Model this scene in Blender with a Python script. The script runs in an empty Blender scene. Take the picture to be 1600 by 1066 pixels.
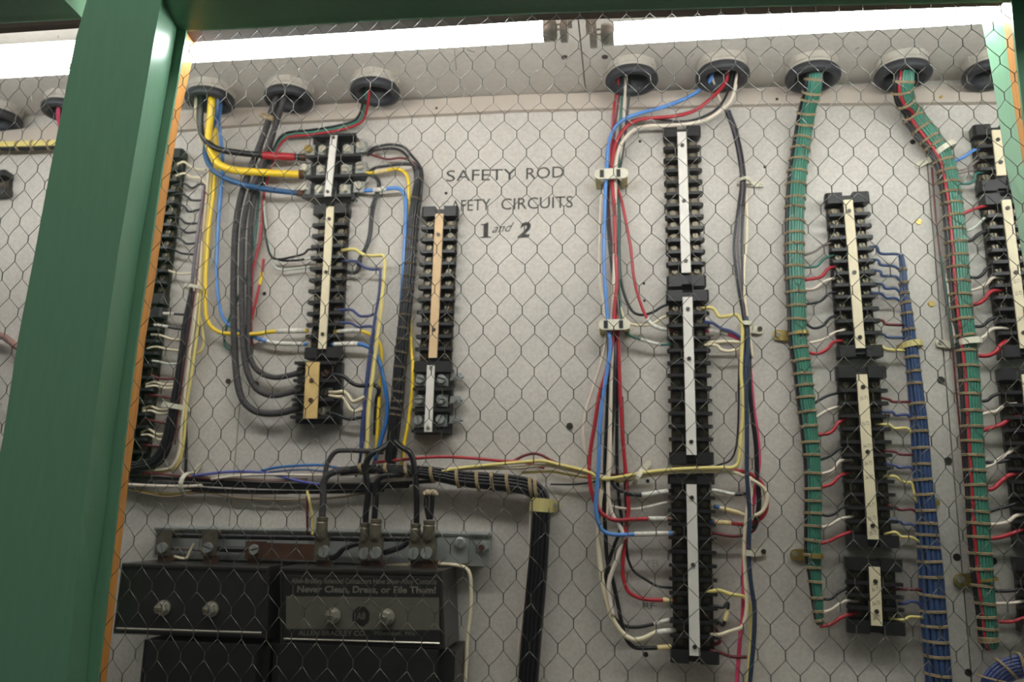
import bpy, math, random
from mathutils import Vector, Matrix
random.seed(7)
# ------------------------------------------------------------------ camera
F = 1280.0                       # focal length in pixels of the 1600 wide frame
CY, CZ = 1.15, 1.60              # camera stands 1.15 m in front of the board, 1.6 m up
R0 = (0.9899045, -0.0073101, -0.1415473)   # world x in camera (right, down, forward)
R1 = (0.1400907, 0.2021849, 0.9692760)     # world y
R2 = (0.0215333, -0.9793201, 0.2011678)    # world z
sc = bpy.context.scene
cam_d = bpy.data.cameras.new('camera')
cam = bpy.data.objects.new('camera', cam_d)
sc.collection.objects.link(cam)
cam_d.sensor_width = 36.0
cam_d.lens = F / 1600 * 36.0
cam_d.clip_start = 0.02
m = Matrix(((R0[0], -R0[1], -R0[2]), (R1[0], -R1[1], -R1[2]), (R2[0], -R2[1], -R2[2])))
cam.matrix_world = Matrix.Translation((0, -CY, CZ)) @ m.to_4x4()
cam_d.dof.use_dof = True
cam_d.dof.focus_distance = 0.79
cam_d.dof.aperture_fstop = 7.0
sc.camera = cam
# ------------------------------------------------------------------ world, room light, exposure
w = bpy.data.worlds.new('room'); sc.world = w; w.use_nodes = True
nt = w.node_tree; bg = nt.nodes['Background']
tc = nt.nodes.new('ShaderNodeTexCoord'); sx = nt.nodes.new('ShaderNodeSeparateXYZ')
rp = nt.nodes.new('ShaderNodeValToRGB')
nt.links.new(tc.outputs['Generated'], sx.inputs[0]); 
mr = nt.nodes.new('ShaderNodeMapRange'); mr.inputs[1].default_value = -1; mr.inputs[2].default_value = 1
nt.links.new(sx.outputs['Z'], mr.inputs[0]); nt.links.new(mr.outputs[0], rp.inputs[0])
rp.color_ramp.elements[0].position = 0.35; rp.color_ramp.elements[0].color = (0.025, 0.027, 0.025, 1)
rp.color_ramp.elements[1].position = 0.75; rp.color_ramp.elements[1].color = (0.15, 0.155, 0.15, 1)
nt.links.new(rp.outputs[0], bg.inputs[0]); bg.inputs[1].default_value = 1.0
ld = bpy.data.lights.new('room_ceiling_light', 'AREA'); ld.shape = 'RECTANGLE'; ld.size = 1.6; ld.size_y = 0.3
ld.energy = 15; ld.color = (1.0, 0.99, 0.94)
lo = bpy.data.objects.new('room_ceiling_light', ld); sc.collection.objects.link(lo)
lo.location = (-0.1, -1.25, 3.2)
lo.rotation_euler = (Vector((-0.1, -0.5, 1.6)) - Vector(lo.location)).to_track_quat('-Z', 'Y').to_euler()
sc.view_settings.view_transform = 'Standard'; sc.view_settings.look = 'None'
sc.view_settings.gamma = 1; sc.view_settings.use_curve_mapping = False
sc.view_settings.exposure = 0.0
TUBE_POWER = 38.0
# ------------------------------------------------------------------ helpers
C = sc.collection
def un(px, py):
    v = (px - 800.0, py - 533.0, F)
    a = sum(p*q for p, q in zip(R0, v)); b = sum(p*q for p, q in zip(R1, v)); c = sum(p*q for p, q in zip(R2, v))
    return a/b, c/b
def PY(px, py, Y):               # point at distance Y in front of the camera
    x, z = un(px, py); return Vector((x*Y, Y - CY, CZ + z*Y))
def P(px, py, d=0.0):            # point standing d metres off the board
    return PY(px, py, CY - d)
K = .935                         # depth scale of everything at the glass
def PF(px, py, Y): return PY(px, py, Y*K)
def pxm(d=0.0): return (CY - d) / F
def lin(c):
    c /= 255.0
    return c/12.92 if c <= 0.04045 else ((c+0.055)/1.055)**2.4
MATS = {}
def mat(name, rgb, rough=0.5, metal=0.0, noise=0.0, nscale=40.0, bump=0.0, coat=0.0, emit=None, stretch=None, spec=None, rgb2=None):
    if name in MATS: return MATS[name]
    mt = bpy.data.materials.new(name); mt.use_nodes = True; n = mt.node_tree.nodes; l = mt.node_tree.links
    b = n['Principled BSDF']; col = tuple(lin(v) for v in rgb) + (1,)
    b.inputs['Base Color'].default_value = col; b.inputs['Roughness'].default_value = rough
    b.inputs['Metallic'].default_value = metal
    if coat: b.inputs['Coat Weight'].default_value = coat; b.inputs['Coat Roughness'].default_value = 0.15
    if spec is not None: b.inputs['Specular IOR Level'].default_value = spec
    if emit: b.inputs['Emission Color'].default_value = (emit[0], emit[1], emit[2], 1); b.inputs['Emission Strength'].default_value = emit[3]
    t = n.new('ShaderNodeTexCoord'); mp = n.new('ShaderNodeMapping'); l.new(t.outputs['Object'], mp.inputs[0])
    if stretch: mp.inputs['Scale'].default_value = stretch
    ns = n.new('ShaderNodeTexNoise'); ns.inputs['Scale'].default_value = nscale; ns.inputs['Detail'].default_value = 5
    l.new(mp.outputs[0], ns.inputs['Vector'])
    if noise > 0:
        cr = n.new('ShaderNodeValToRGB'); l.new(ns.outputs[0], cr.inputs[0])
        c2 = tuple(lin(v) for v in rgb2) + (1,) if rgb2 else tuple(min(1, v*(1+noise)) for v in col[:3]) + (1,)
        cr.color_ramp.elements[0].position = 0.35; cr.color_ramp.elements[0].color = tuple(v*(1-noise) for v in col[:3]) + (1,)
        cr.color_ramp.elements[1].position = 0.68; cr.color_ramp.elements[1].color = c2
        l.new(cr.outputs[0], b.inputs['Base Color'])
    if bump > 0:
        bp = n.new('ShaderNodeBump'); bp.inputs['Strength'].default_value = bump; bp.inputs['Distance'].default_value = 0.001
        l.new(ns.outputs[0], bp.inputs['Height']); l.new(bp.outputs[0], b.inputs['Normal'])
    MATS[name] = mt; return mt
BOARD = mat('speckled_grey_board', (198, 191, 181), 0.55, noise=0.09, nscale=230, bump=0.12)
# large soft mottling on the board
def mottle(mt, lo_, hi_, scale):
    n = mt.node_tree.nodes; l = mt.node_tree.links; b = n['Principled BSDF']
    src = b.inputs['Base Color'].links[0].from_socket
    t = n.new('ShaderNodeTexCoord'); ns = n.new('ShaderNodeTexNoise'); ns.inputs['Scale'].default_value = scale; ns.inputs['Detail'].default_value = 6
    l.new(t.outputs['Object'], ns.inputs['Vector'])
    r = n.new('ShaderNodeMapRange'); r.inputs[1].default_value = 0.3; r.inputs[2].default_value = 0.7; r.inputs[3].default_value = lo_; r.inputs[4].default_value = hi_
    l.new(ns.outputs[0], r.inputs[0])
    mx = n.new('ShaderNodeVectorMath'); mx.operation = 'SCALE'; l.new(src, mx.inputs[0]); l.new(r.outputs[0], mx.inputs['Scale'])
    l.new(mx.outputs[0], b.inputs['Base Color'])
mottle(BOARD, 0.88, 1.08, 7.0)
CEIL = mat('grey_ceiling_sheet', (190, 183, 173), 0.5, noise=0.06, nscale=120, bump=0.08); mottle(CEIL, 0.9, 1.06, 5.0)
TRIM = mat('pinkish_trim_strip', (190, 177, 163), 0.5, noise=0.05, nscale=30)
GREEN = mat('dark_green_paint', (108, 155, 124), 0.32, noise=0.03, nscale=60, bump=0.10, stretch=(3, 3, .4))
GREEN_LIT = mat('lit_green_paint', (128, 176, 142), 0.35, noise=0.04, nscale=60, bump=0.10, stretch=(3, 3, .4))  # frame green made lighter, tube light on the right stile put into the colour
WOOD = mat('orange_wood', (196, 132, 58), 0.5, noise=0.18, nscale=18, bump=0.05, stretch=(8, 8, .6))
WOODD = mat('brown_header_wood', (74, 55, 44), 0.6, noise=0.15, nscale=20, stretch=(.6, 8, 8))
BLK = mat('black_bakelite', (30, 29, 29), 0.42, noise=0.15, nscale=80)
BLK2 = mat('black_rubber_insulation', (21, 20, 22), 0.35)
BRAID = mat('black_woven_cable_jacket', (62, 58, 58), 0.7, noise=0.3, nscale=60, bump=0.8, stretch=(1, 1, 8))
CBLK = mat('black_enamel_cover', (36, 34, 32), 0.38, noise=0.12, nscale=50, coat=.2)
COND = mat('grey_conduit_metal', (176, 169, 157), 0.45, 0.15, noise=0.08, nscale=60)
BUSH = mat('black_conduit_bushing', (38, 38, 42), 0.55, noise=0.3, nscale=70)
STEEL = mat('nickel_screw_metal', (205, 200, 186), 0.28, 0.85)
ZINC = mat('galvanised_steel', (158, 160, 156), 0.38, 0.4, noise=0.12, nscale=25)
DSCR = mat('dark_screw_metal', (88, 82, 76), 0.4, 0.8)
TSCR = mat('shaded_terminal_screw', (120, 112, 96), 0.42, 0.8, noise=0.1, nscale=200); PLATE = mat('dull_terminal_plate', (96, 82, 60), 0.5, 0.6)  # screw metal darkened to paint in the shade between the barrier fins
BRASS = mat('brass', (190, 165, 95), 0.35, 0.7, noise=0.1, nscale=60)
RUST = mat('rusty_metal', (84, 56, 42), 0.7, 0.3, noise=0.25, nscale=80)
COPPER = mat('copper_bar', (92, 64, 50), 0.5, 0.5, noise=0.2, nscale=40)
SOLDER = mat('tinned_lug_metal', (112, 104, 88), 0.45, 0.6, noise=0.25, nscale=60)
MWHT = mat('white_marker_card', (222, 216, 206), 0.5, noise=0.05, nscale=60)
MCRM = mat('cream_marker_card', (226, 212, 178), 0.5, noise=0.06, nscale=60)
MTAN = mat('tan_marker_card', (214, 180, 136), 0.55, noise=0.06, nscale=60)
MWOOD = mat('yellow_stained_marker_card', (208, 176, 112), 0.55, noise=0.12, nscale=40)
CORD = mat('waxed_lacing_cord', (158, 138, 104), 0.7, noise=0.15, nscale=120)
NYL = mat('milky_nylon', (216, 210, 188), 0.4); NYLY = mat('yellowed_nylon', (206, 192, 128), 0.4)
SLV = mat('white_marker_sleeve', (222, 216, 204), 0.45, noise=0.25, nscale=160, rgb2=(232, 228, 216))
SLVY = mat('cream_marker_sleeve', (222, 200, 142), 0.45, noise=0.15, nscale=160)
INK = mat('black_stencil_ink', (62, 60, 56), 0.8, noise=0.25, nscale=90); INKF = mat('faded_stencil_ink', (168, 162, 150), 0.8)
PEN = mat('pencil_mark', (96, 92, 84), 0.8); LBL = mat('dim_label_paint', (86, 82, 70), 0.6, noise=0.08, nscale=60)
LTXT = mat('label_lettering', (104, 100, 88), 0.6)
WIREM = mat('mesh_wire_steel', (118, 116, 108), 0.4, 0.75)
HOLE = mat('dark_hole', (24, 20, 17), 0.9)
WC = {}
for k, c in dict(red=(172, 38, 48), darkred=(104, 28, 36), blue=(84, 138, 206), deepblue=(38, 84, 128), royal=(44, 110, 180), navy=(60, 72, 122), bundleblue=(52, 74, 112),
                 violet=(84, 90, 172), yellow=(238, 200, 46), paleyellow=(226, 208, 126), cream=(226, 212, 180), white=(222, 208, 190), pink=(222, 72, 112),
                 green=(64, 122, 102), teal=(54, 110, 98), grey=(122, 108, 102), black=(26, 25, 28), darkblue=(44, 58, 78), greywhite=(192, 196, 182),
                 purplegrey=(98, 88, 96), tan=(150, 132, 104), olive=(150, 124, 36), slate=(92, 112, 150)).items():
    WC[k] = mat(k + '_insulation', c, 0.35, noise=0.05, nscale=60)
WLOC = {}
class MB:
    def __init__(s): s.v = []; s.f = []
    def add(s, vs, fs):
        o = len(s.v); s.v += [Vector(p) for p in vs]; s.f += [tuple(i+o for i in f) for f in fs]
    def hexa(s, a, b):            # two 4 point rings
        s.add(list(a)+list(b), [(3,2,1,0),(4,5,6,7),(0,1,5,4),(1,2,6,5),(2,3,7,6),(3,0,4,7)])
    def box(s, c, X, Y_, Z):      # centre + half vectors
        c = Vector(c); q = [(-1,-1),(1,-1),(1,1),(-1,1)]
        s.hexa([c+a*X+b*Y_-Z for a, b in q], [c+a*X+b*Y_+Z for a, b in q])
    def prism(s, poly, ext):
        n = len(poly); poly = [Vector(p) for p in poly]; ext = Vector(ext)
        s.add(poly+[p+ext for p in poly], [tuple(range(n-1, -1, -1)), tuple(range(n, 2*n))] + [(i, (i+1) % n, n+(i+1) % n, n+i) for i in range(n)])
    def loft(s, rings, close=True, cap=True):
        n = len(rings[0]); vs = [p for r in rings for p in r]; fs = []
        for k in range(len(rings)-1):
            for i in range(n if close else n-1):
                j = (i+1) % n; fs.append((k*n+i, k*n+j, (k+1)*n+j, (k+1)*n+i))
        if cap: fs.append(tuple(range(n-1, -1, -1))); fs.append(tuple((len(rings)-1)*n+i for i in range(n)))
        s.add(vs, fs)
    def revolve(s, c, axis, prof, seg=16, cap=True):   # prof: (radius, along)
        axis = Vector(axis).normalized(); a = axis.orthogonal().normalized(); b = axis.cross(a); c = Vector(c)
        s.loft([[c+axis*h+(a*math.cos(t)+b*math.sin(t))*r for t in [2*math.pi*i/seg for i in range(seg)]] for r, h in prof], cap=cap)
    def tube(s, pts, r, seg=8, closed=False, flat=1.0, fdir=None):
        pts = [Vector(p) for p in pts]; n = len(pts); rings = []
        nrm = None
        for i, p in enumerate(pts):
            t = (pts[(i+1) % n] - pts[i-1]) if closed else (pts[min(i+1, n-1)] - pts[max(i-1, 0)])
            if t.length < 1e-9: t = Vector((0, 0, 1))
            t.normalize()
            if nrm is None: nrm = Vector((0, -1, 0)); 
            nn = nrm - t*nrm.dot(t)
            if nn.length < 1e-4: nn = t.orthogonal()
            nn.normalize(); nrm = nn; bb = t.cross(nn)
            rr = r(i/(n-1)) if callable(r) else r
            rings.append([p + (nn*math.cos(a)*flat + bb*math.sin(a))*rr for a in [2*math.pi*k/seg for k in range(seg)]])
        if closed: rings.append(rings[0])
        s.loft(rings, cap=not closed)
    def build(s, name, material, parent=None, smooth=False, origin=None):
        me = bpy.data.meshes.new(name)
        if parent is not None: o = WLOC[parent.name]
        elif origin is not None: o = Vector(origin)
        else:
            o = Vector((0, 0, 0))
            for p in s.v: o += p
            o /= len(s.v)
        me.from_pydata([tuple(p-o) for p in s.v], [], s.f)
        me.materials.append(material)
        if smooth:
            for p in me.polygons: p.use_smooth = True
        me.update()
        ob = bpy.data.objects.new(name, me); C.objects.link(ob)
        if parent is not None: ob.parent = parent
        else: ob.location = o
        WLOC[ob.name] = o
        return ob
def thing(name, label, cat, loc, group=None):
    o = bpy.data.objects.new(name, None); C.objects.link(o); o.location = loc; o.empty_display_size = 0.01
    WLOC[o.name] = Vector(loc); o['label'] = label; o['category'] = cat
    if group: o['group'] = group
    return o
def tag(o, label, cat, group=None):
    o['label'] = label; o['category'] = cat
    if group: o['group'] = group
    return o
def struct(o): o['kind'] = 'structure'; return o
def spline(pts, sub=6):
    pts = [Vector(p) for p in pts]; n = len(pts)
    if n == 2: return [pts[0].lerp(pts[1], i/sub) for i in range(sub+1)]
    out = []
    for i in range(n-1):
        p0 = pts[i-1] if i else pts[0]*2-pts[1]; p1 = pts[i]; p2 = pts[i+1]; p3 = pts[i+2] if i+2 < n else pts[-1]*2-pts[-2]
        for k in range(sub):
            t = k/sub
            out.append(0.5*((2*p1)+(p2-p0)*t+(2*p0-5*p1+4*p2-p3)*t*t+(3*p1-p0-3*p2+p3)*t**3))
    out.append(pts[-1]); return out
def cut(pts, a, b):
    L = [0]
    for i in range(1, len(pts)): L.append(L[-1]+(pts[i]-pts[i-1]).length)
    T = L[-1]
    def at(t):
        t *= T
        for i in range(1, len(pts)):
            if L[i] >= t: 
                k = (t-L[i-1])/max(1e-9, L[i]-L[i-1]); return pts[i-1].lerp(pts[i], k)
        return pts[-1]
    return [at(a)] + [p for p, q in zip(pts, L) if a*T < q < b*T] + [at(b)]
XH, ZH, NO = Vector((1, 0, 0)), Vector((0, 0, 1)), Vector((0, -1, 0))
def screw_mb(mb, c, r, h, ang=0.5, axis=NO):
    """slotted pan head screw facing out of the board"""
    c = Vector(c); mb.revolve(c, axis, [(r, 0), (r, h*.55)], 14)
    a = Vector(axis).normalized(); e1 = a.orthogonal().normalized(); e2 = a.cross(e1)
    s1 = e1*math.cos(ang)+e2*math.sin(ang); s2 = a.cross(s1)
    for sg in (1, -1):
        poly = []
        for i in range(9):
            t = math.radians(12+156*i/8)
            poly.append(c+a*h*.55+(s1*math.cos(t)+s2*sg*math.sin(t))*r*.93)
        if sg < 0: poly.reverse()
        mb.prism(poly, a*h*.45)
# ------------------------------------------------------------------ structure
def boardbox(x0, x1, z0, z1):
    mb = MB(); mb.box(((x0+x1)/2, 0.01, CZ+(z0+z1)/2), XH*(x1-x0)/2, Vector((0, .01, 0)), ZH*(z1-z0)/2); return mb
s1 = un(367, 720)[0]*CY; s2 = un(1441, 165)[0]*CY
struct(boardbox(-1.6, s1-.0007, -.6, .75).build('wall_back', BOARD))
struct(boardbox(s1+.0007, s2-.0008, -.6, .75).build('wall_back', BOARD))
struct(boardbox(s2+.0008, 1.2, -.6, .75).build('wall_back', BOARD))
mb = MB(); mb.box((0, 0.03, CZ), XH*1.4, Vector((0, .005, 0)), ZH*.6); struct(mb.build('wall_back', HOLE))
def ceilz(x): return CZ + 0.621 - 0.012*x
cs0, cs1 = PY(906, 64, .99), PY(914, 145, 1.13)
def ceil(x0a, x0b, x1a, x1b):
    mb = MB(); q = [(x0a, -.41), (x1a, -.41), (x1b, 0), (x0b, 0)]
    mb.hexa([Vector((x, y, ceilz(x))) for x, y in q], [Vector((x, y, ceilz(x)+.02)) for x, y in q])
    return struct(mb.build('ceiling', CEIL))
zr = .61
sf = un(906, 64)[0]*(zr/un(906, 64)[1]); sb = un(914, 145)[0]*(zr/un(914, 145)[1])
ceil(-1.6, -1.6, sf-.0008, sb-.0008); ceil(sf+.0008, sb+.0008, 1.2, 1.2)
# trim strip along the top of the board
mb = MB(); rings = []
for px, yt, yb in ((-60, 214, 236), (170, 188, 212), (400, 171, 193), (800, 150, 172), (1200, 139, 162), (1555, 136, 159), (1800, 139, 162)):
    t, b = P(px, yt-2, .009), P(px, yb, .009)
    rings.append([t, b, b+Vector((0, .009, 0)), t+Vector((0, .009, 0))])
mb.loft(rings); struct(mb.build('trim_1', TRIM))
# green frame post between the two windows
ys = [-60, 60, 267, 400, 534, 684, 800, 937, 1066, 1160]
def interp(tab, y):
    tab = sorted((b, a) for a, b in tab)
    if y <= tab[0][0]: (y0, x0), (y1, x1) = tab[0], tab[1]
    elif y >= tab[-1][0]: (y0, x0), (y1, x1) = tab[-2], tab[-1]
    else:
        for k in range(len(tab)-1):
            if tab[k][0] <= y <= tab[k+1][0]: (y0, x0), (y1, x1) = tab[k], tab[k+1]; break
    return x0+(x1-x0)*(y-y0)/(y1-y0)
A_ = [(135, 2), (117, 65), (107, 110), (92, 187), (78, 267), (60, 367), (45, 442), (28, 528), (15, 634), (2, 697)]
B_ = [(252, 0), (237, 82), (220, 185), (206, 267), (185, 392), (165, 532), (150, 634), (130, 800), (121, 900), (103, 1066)]
C_ = [(282, 0), (271, 82), (257, 162), (239, 267), (220, 374), (198, 533), (177, 684), (165, 799), (147, 925), (135, 1065)]
D_ = [(296, 0), (290, 55), (265, 200), (252, 267), (232, 407), (213, 534), (190, 721), (182, 799), (166, 937), (152, 1065)]
E_ = [(300, 97), (282, 175), (268, 260), (240, 454), (227, 532), (215, 646), (200, 759), (187, 875), (175, 987), (166, 1065)]
YF, YG = .715, .77*K
mb = MB(); rings = []
for y in ys:
    a = PF(interp(A_, y), y, YF); b = PF(interp(B_, y), y, YF); c = PF(interp(C_, y), y, .762)
    rings.append([a, b, c, Vector((c.x-.02, c.y+.01, c.z)), Vector((a.x-.01, c.y+.01, c.z)), Vector((a.x-.004, a.y+.012, a.z))])
mb.loft(rings); struct(mb.build('trim_2', GREEN))
mb = MB(); rings = []
for y in ys:
    c = PF(interp(C_, y), y, .7635); d = PF(interp(D_, y), y, .766)
    rings.append([Vector((c.x-.006, d.y, c.z)), c, d, Vector((d.x, d.y+.003, d.z)), Vector((c.x-.006, d.y+.003, c.z))])
mb.loft(rings); struct(mb.build('trim_3', GREEN))
mb = MB(); rings = []
for y in [-60, 97, 175, 260, 454, 532, 646, 759, 875, 987, 1065, 1160]:
    d = PF(interp(D_, y), y, .774); e = PF(interp(E_, y), y, .803)
    rings.append([d, e, e+Vector((-.03, 0, 0)), d+Vector((-.03, 0, 0))])
mb.loft(rings); struct(mb.build('trim_4', WOOD))
# right hand side of the window
G_ = [(1537, 51), (1546, 95), (1557, 160), (1572, 262), (1585, 322), (1600, 417)]
H_ = [(1562, 0), (1570, 50), (1582, 150), (1593, 225), (1600, 268)]
I_ = [(1580, 0), (1587, 75), (1597, 160), (1604, 220)]
def rx(tab, y): return interp(tab, min(y, tab[-1][1])) if y <= tab[-1][1] else None
def rp_(tab, y, Y, k):
    if y <= tab[-1][1]: return PF(interp(tab, y), y, Y)
    Y *= K; px, py = tab[-1]; x = un(px, py)[0]; q = un(px, y)[1]; return Vector((x*Y, Y-CY, CZ+q*Y))
rows = [-60, 51, 95, 160, 262, 322, 417, 600, 800, 1100]
mb = MB(); rings = []
for y in rows:
    g = rp_(G_, y, .86, 0); h = rp_(H_, y, .803, 0)
    rings.append([g, h, h+Vector((.06, 0, 0)), g+Vector((.03, 0, 0))])
mb.loft(rings); struct(mb.build('trim_5', GREEN_LIT))
mb = MB(); rings = []
for y in rows:
    h = rp_(H_, y, .802, 0); i_ = rp_(I_, y, .774, 0)
    rings.append([h, i_, i_+Vector((.03, 0, 0)), h+Vector((.03, 0, 0))])
mb.loft(rings); struct(mb.build('trim_6', WOOD))
mb = MB(); rings = []
for y in rows:
    i_ = rp_(I_, y, .766, 0)
    rings.append([i_, Vector((i_.x+.012, i_.y-.004, i_.z)), Vector((i_.x+.02, i_.y-.050, i_.z)), Vector((i_.x+.15, i_.y-.050, i_.z)), Vector((i_.x+.15, i_.y+.003, i_.z)), Vector((i_.x, i_.y+.003, i_.z))])
mb.loft(rings); struct(mb.build('trim_7', GREEN))
# headers
def header(name, pts, Yfront, over, dz=.10):
    """underside runs from the front face back to the glass; pts = glass edge pixels"""
    mb = MB(); rings = []
    for px, py in pts:
        g = PF(px, py, .766)
        f = Vector((g.x, Yfront*K-CY, g.z+over)); k = Vector((g.x, .762*K-CY-.004, g.z+over*.25))
        rings.append([g, k, f, Vector((g.x, Yfront*K-CY, g.z+dz)), Vector((g.x, .77*K-CY, g.z+dz)), Vector((g.x, .769*K-CY, g.z))])
    mb.loft(rings); return struct(mb.build(name, GREEN))
header('trim_8', [(262, 48), (400, 42), (620, 29), (850, 19), (1200, 8), (1590, 1), (1720, 0)], .716, .005)
header('trim_9', [(-160, 44), (0, 35), (128, 28)], .716, .0035)
def woodhead(name, pts, ztop=.6545):
    mb = MB(); rings = []
    for px, py in pts:
        g = PF(px, py, .774); dp = (g.z-CZ)/(ztop if px < 900 else .643)-.774*K+.001; dp = max(dp, .008)
        rings.append([g, g+Vector((0, dp, 0)), g+Vector((0, dp, .12)), g+Vector((0, 0, .12))])
    mb.loft(rings); return struct(mb.build(name, WOODD))
woodhead('trim_10', [(280, 47), (620, 29), (850, 19), (1200, 8), (1570, 1)]); woodhead('trim_11', [(-160, 44), (0, 35), (124, 28)], .690)
# floor and lower wall out of frame close the cabinet
mb = MB(); mb.box((-.2, -.19, CZ-.62), XH*1.4, Vector((0, .19, 0)), ZH*.01); struct(mb.build('floor', CEIL))
# ------------------------------------------------------------------ wired glass
CF = [(-0.05117, 0.32666), (-0.00164, -0.42349), (0.00177, -0.00919), (-0.00067, 0.00339), (0.65204, -0.01576), (0.01518, 0.01773),
      (-0.01655, 0.00143), (-0.01772, -0.00588), (-0.00572, 0.01338), (-0.03832, 0.00741)]
def lat(i, j):
    a, b = i/40.0, j/16.0; t = [1, b, b*b, b**3, a, a*b, a*b*b, a*a, a*a*b, a**3]
    return sum(q*c[0] for q, c in zip(t, CF)), sum(q*c[1] for q, c in zip(t, CF))
gm = bpy.data.materials.new('clear_glass'); gm.use_nodes = True; n = gm.node_tree.nodes; l = gm.node_tree.links
for q in list(n):
    if q.type != 'OUTPUT_MATERIAL': n.remove(q)
tr = n.new('ShaderNodeBsdfTransparent'); tr.inputs[0].default_value = (.975, .985, .978, 1)
gl = n.new('ShaderNodeBsdfGlossy'); gl.inputs['Roughness'].default_value = 0.02
fr = n.new('ShaderNodeFresnel'); fr.inputs[0].default_value = 1.45; mx = n.new('ShaderNodeMixShader')
mu = n.new('ShaderNodeMath'); mu.operation = 'MULTIPLY'; mu.inputs[1].default_value = 0.8; l.new(fr.outputs[0], mu.inputs[0])
ge = n.new('ShaderNodeNewGeometry'); mi = n.new('ShaderNodeMapRange'); mi.inputs[3].default_value = 1.45; mi.inputs[4].default_value = 1/1.45
l.new(ge.outputs['Backfacing'], mi.inputs[0]); l.new(mi.outputs[0], fr.inputs[0])
l.new(mu.outputs[0], mx.inputs[0]); l.new(tr.outputs[0], mx.inputs[1]); l.new(gl.outputs[0], mx.inputs[2]); l.new(mx.outputs[0], n['Material Output'].inputs[0])
def window(name, x0, x1, z0, z1, nodes):
    root = bpy.data.objects.new(name, None); C.objects.link(root); root.location = ((x0+x1)/2, YG-CY, CZ+z0); WLOC[root.name] = Vector(root.location)
    struct(root)
    mb = MB(); mb.box(((x0+x1)/2, YG-CY, CZ+(z0+z1)/2), XH*(x1-x0)/2, Vector((0, .003, 0)), ZH*(z1-z0)/2)
    mb.build('pane', gm, root)
    mb = MB(); yy = YG-CY
    def W(x, z): return Vector((x*YG, yy, CZ+z*YG))
    inside = lambda p: x0 < p.x < x1 and z0 < p.z-CZ < z1
    r = .00033
    for (i, j), (x, z) in nodes.items():
        hz = .0047+random.uniform(-.0004, .0004)
        t, b = W(x, z+hz), W(x, z-hz)
        if not inside(t) or not inside(b): continue
        for ph in (0, math.pi):
            mb.tube([t.lerp(b, k/10)+Vector((math.cos(ph+k*.95)*.00034, math.sin(ph+k*.95)*.00034, 0)) for k in range(11)], r*.9, 5)
        for di in (-1, 1):
            q = nodes.get((i+di, j+1))
            if q is None: continue
            e = W(q[0], q[1]+.0047)
            e.x = min(max(e.x, x0), x1)
            mid = b.lerp(e, .5)+Vector((random.uniform(-.0006, .0006), 0, random.uniform(-.0006, .0006)))
            mb.tube([b, mid, e], r, 5)
    mb.build('wire_mesh', WIREM, root, smooth=True); return root
nodes = {}
for i in range(-44, 42):
    for j in range(-15, 27):
        if (i+j) % 2: continue
        x, z = lat(i, j); nodes[(i, j)] = (x+random.gauss(0, .0007), z+random.gauss(0, .0006))
xr = un(1587, 75)[0]*YG
w2 = window('window_2', -.515*K, xr+.03, -.24, .54*K, nodes)
nodes2 = {}
for i in range(-50, 8):
    for j in range(0, 40):
        if (i+j) % 2: continue
        nodes2[(i, j)] = (-.846+i*.0158+random.gauss(0, .0006)+.0003*j, .628-j*.0268+random.gauss(0, .0005))
window('window_1', -1.0, -.60*K, -.24, .54*K, nodes2)
sm = MB()
for (x0, y0, x1, y1) in ((710, 78, 713, 110), (727, 132, 724, 152), (99, 29, 103, 21), (335, 36, 338, 30), (730, 78, 742, 82), (1068, 0, 1070, 2), (92, 55, 90, 60), (48, 148, 50, 158), (1336, 78, 1342, 74), (1084, 84, 1078, 90)):
    sm.tube([PF(x0, y0, .7665), PF(x1, y1, .7665)], .0003, 5)
sm.build('scratches', SLV, w2)
# ------------------------------------------------------------------ fluorescent lamps
TUBE = mat('lit_fluorescent_tube', (255, 255, 255), 0.5, emit=(0.965, 0.985, 1.0, TUBE_POWER))
CAP = mat('tube_end_cap', (190, 190, 184), 0.35, 0.35); HOLD = mat('white_lamp_holder', (214, 212, 204), 0.4)
TUBE2 = mat('lit_thick_fluorescent_tube', (255, 255, 255), 0.5, emit=(0.965, 0.985, 1.0, 15.0))
def lamp(label, xa, xb, zy, zt=.493, r=.0113, tm=None):
    # zy: z/Y of the tube axis
    Y = zt/zy; pa, pb = Vector((xa*Y, Y-CY, CZ+zt)), Vector((xb*Y, Y-CY, CZ+zt))
    t = thing('fluorescent_lamp', label, 'lamp', (pa+pb)/2+Vector((0, 0, .02)), 'fluorescent tubes under the cabinet ceiling')
    mb = MB(); mb.revolve(pa, pb-pa, [(r, 0), (r, (pb-pa).length)], 24); mb.build('tube', tm or TUBE, t, True)
    for p, s in ((pa, -1), (pb, 1)):
        mb = MB(); mb.revolve(p, XH*s, [(r*1.04, -.001), (r*1.04, .010), (r*.9, .0125), (0.001, .013)], 24); mb.build('end_cap', CAP, t, True)
        mb = MB()
        mb.box(p+XH*s*.021+ZH*(.620-zt-.062), XH*.0035, Vector((0, .010, 0)), ZH*.070)
        mb.box(p+XH*s*.0265+ZH*(.620-zt-.060), XH*.002, Vector((0, .007, 0)), ZH*.062)
        mb.revolve(p+XH*s*.017-ZH*.003, XH*s, [(.011, 0), (.011, .007)], 16)
        mb.build('lamp_holder', HOLD, t)
        mb = MB(); mb.revolve(p+XH*s*.012, XH*s, [(.0012, 0), (.0012, .006)], 8)
        mb.revolve(p+XH*s*.012+ZH*.006, XH*s, [(.0012, 0), (.0012, .006)], 8); mb.build('pins', STEEL, t)
    return t
lamp('lit fluorescent tube left of the ceiling seam, above the three left conduits', -.69, un(851, 47)[0], .6385)
lamp('lit fluorescent tube right of the ceiling seam, above the right conduits', un(958, 44)[0], 1.18, .6275)
lamp('lit fluorescent tube in the left bay, left of the green post', -1.45, -.735, .6418, .535, .0195, TUBE2)
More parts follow.
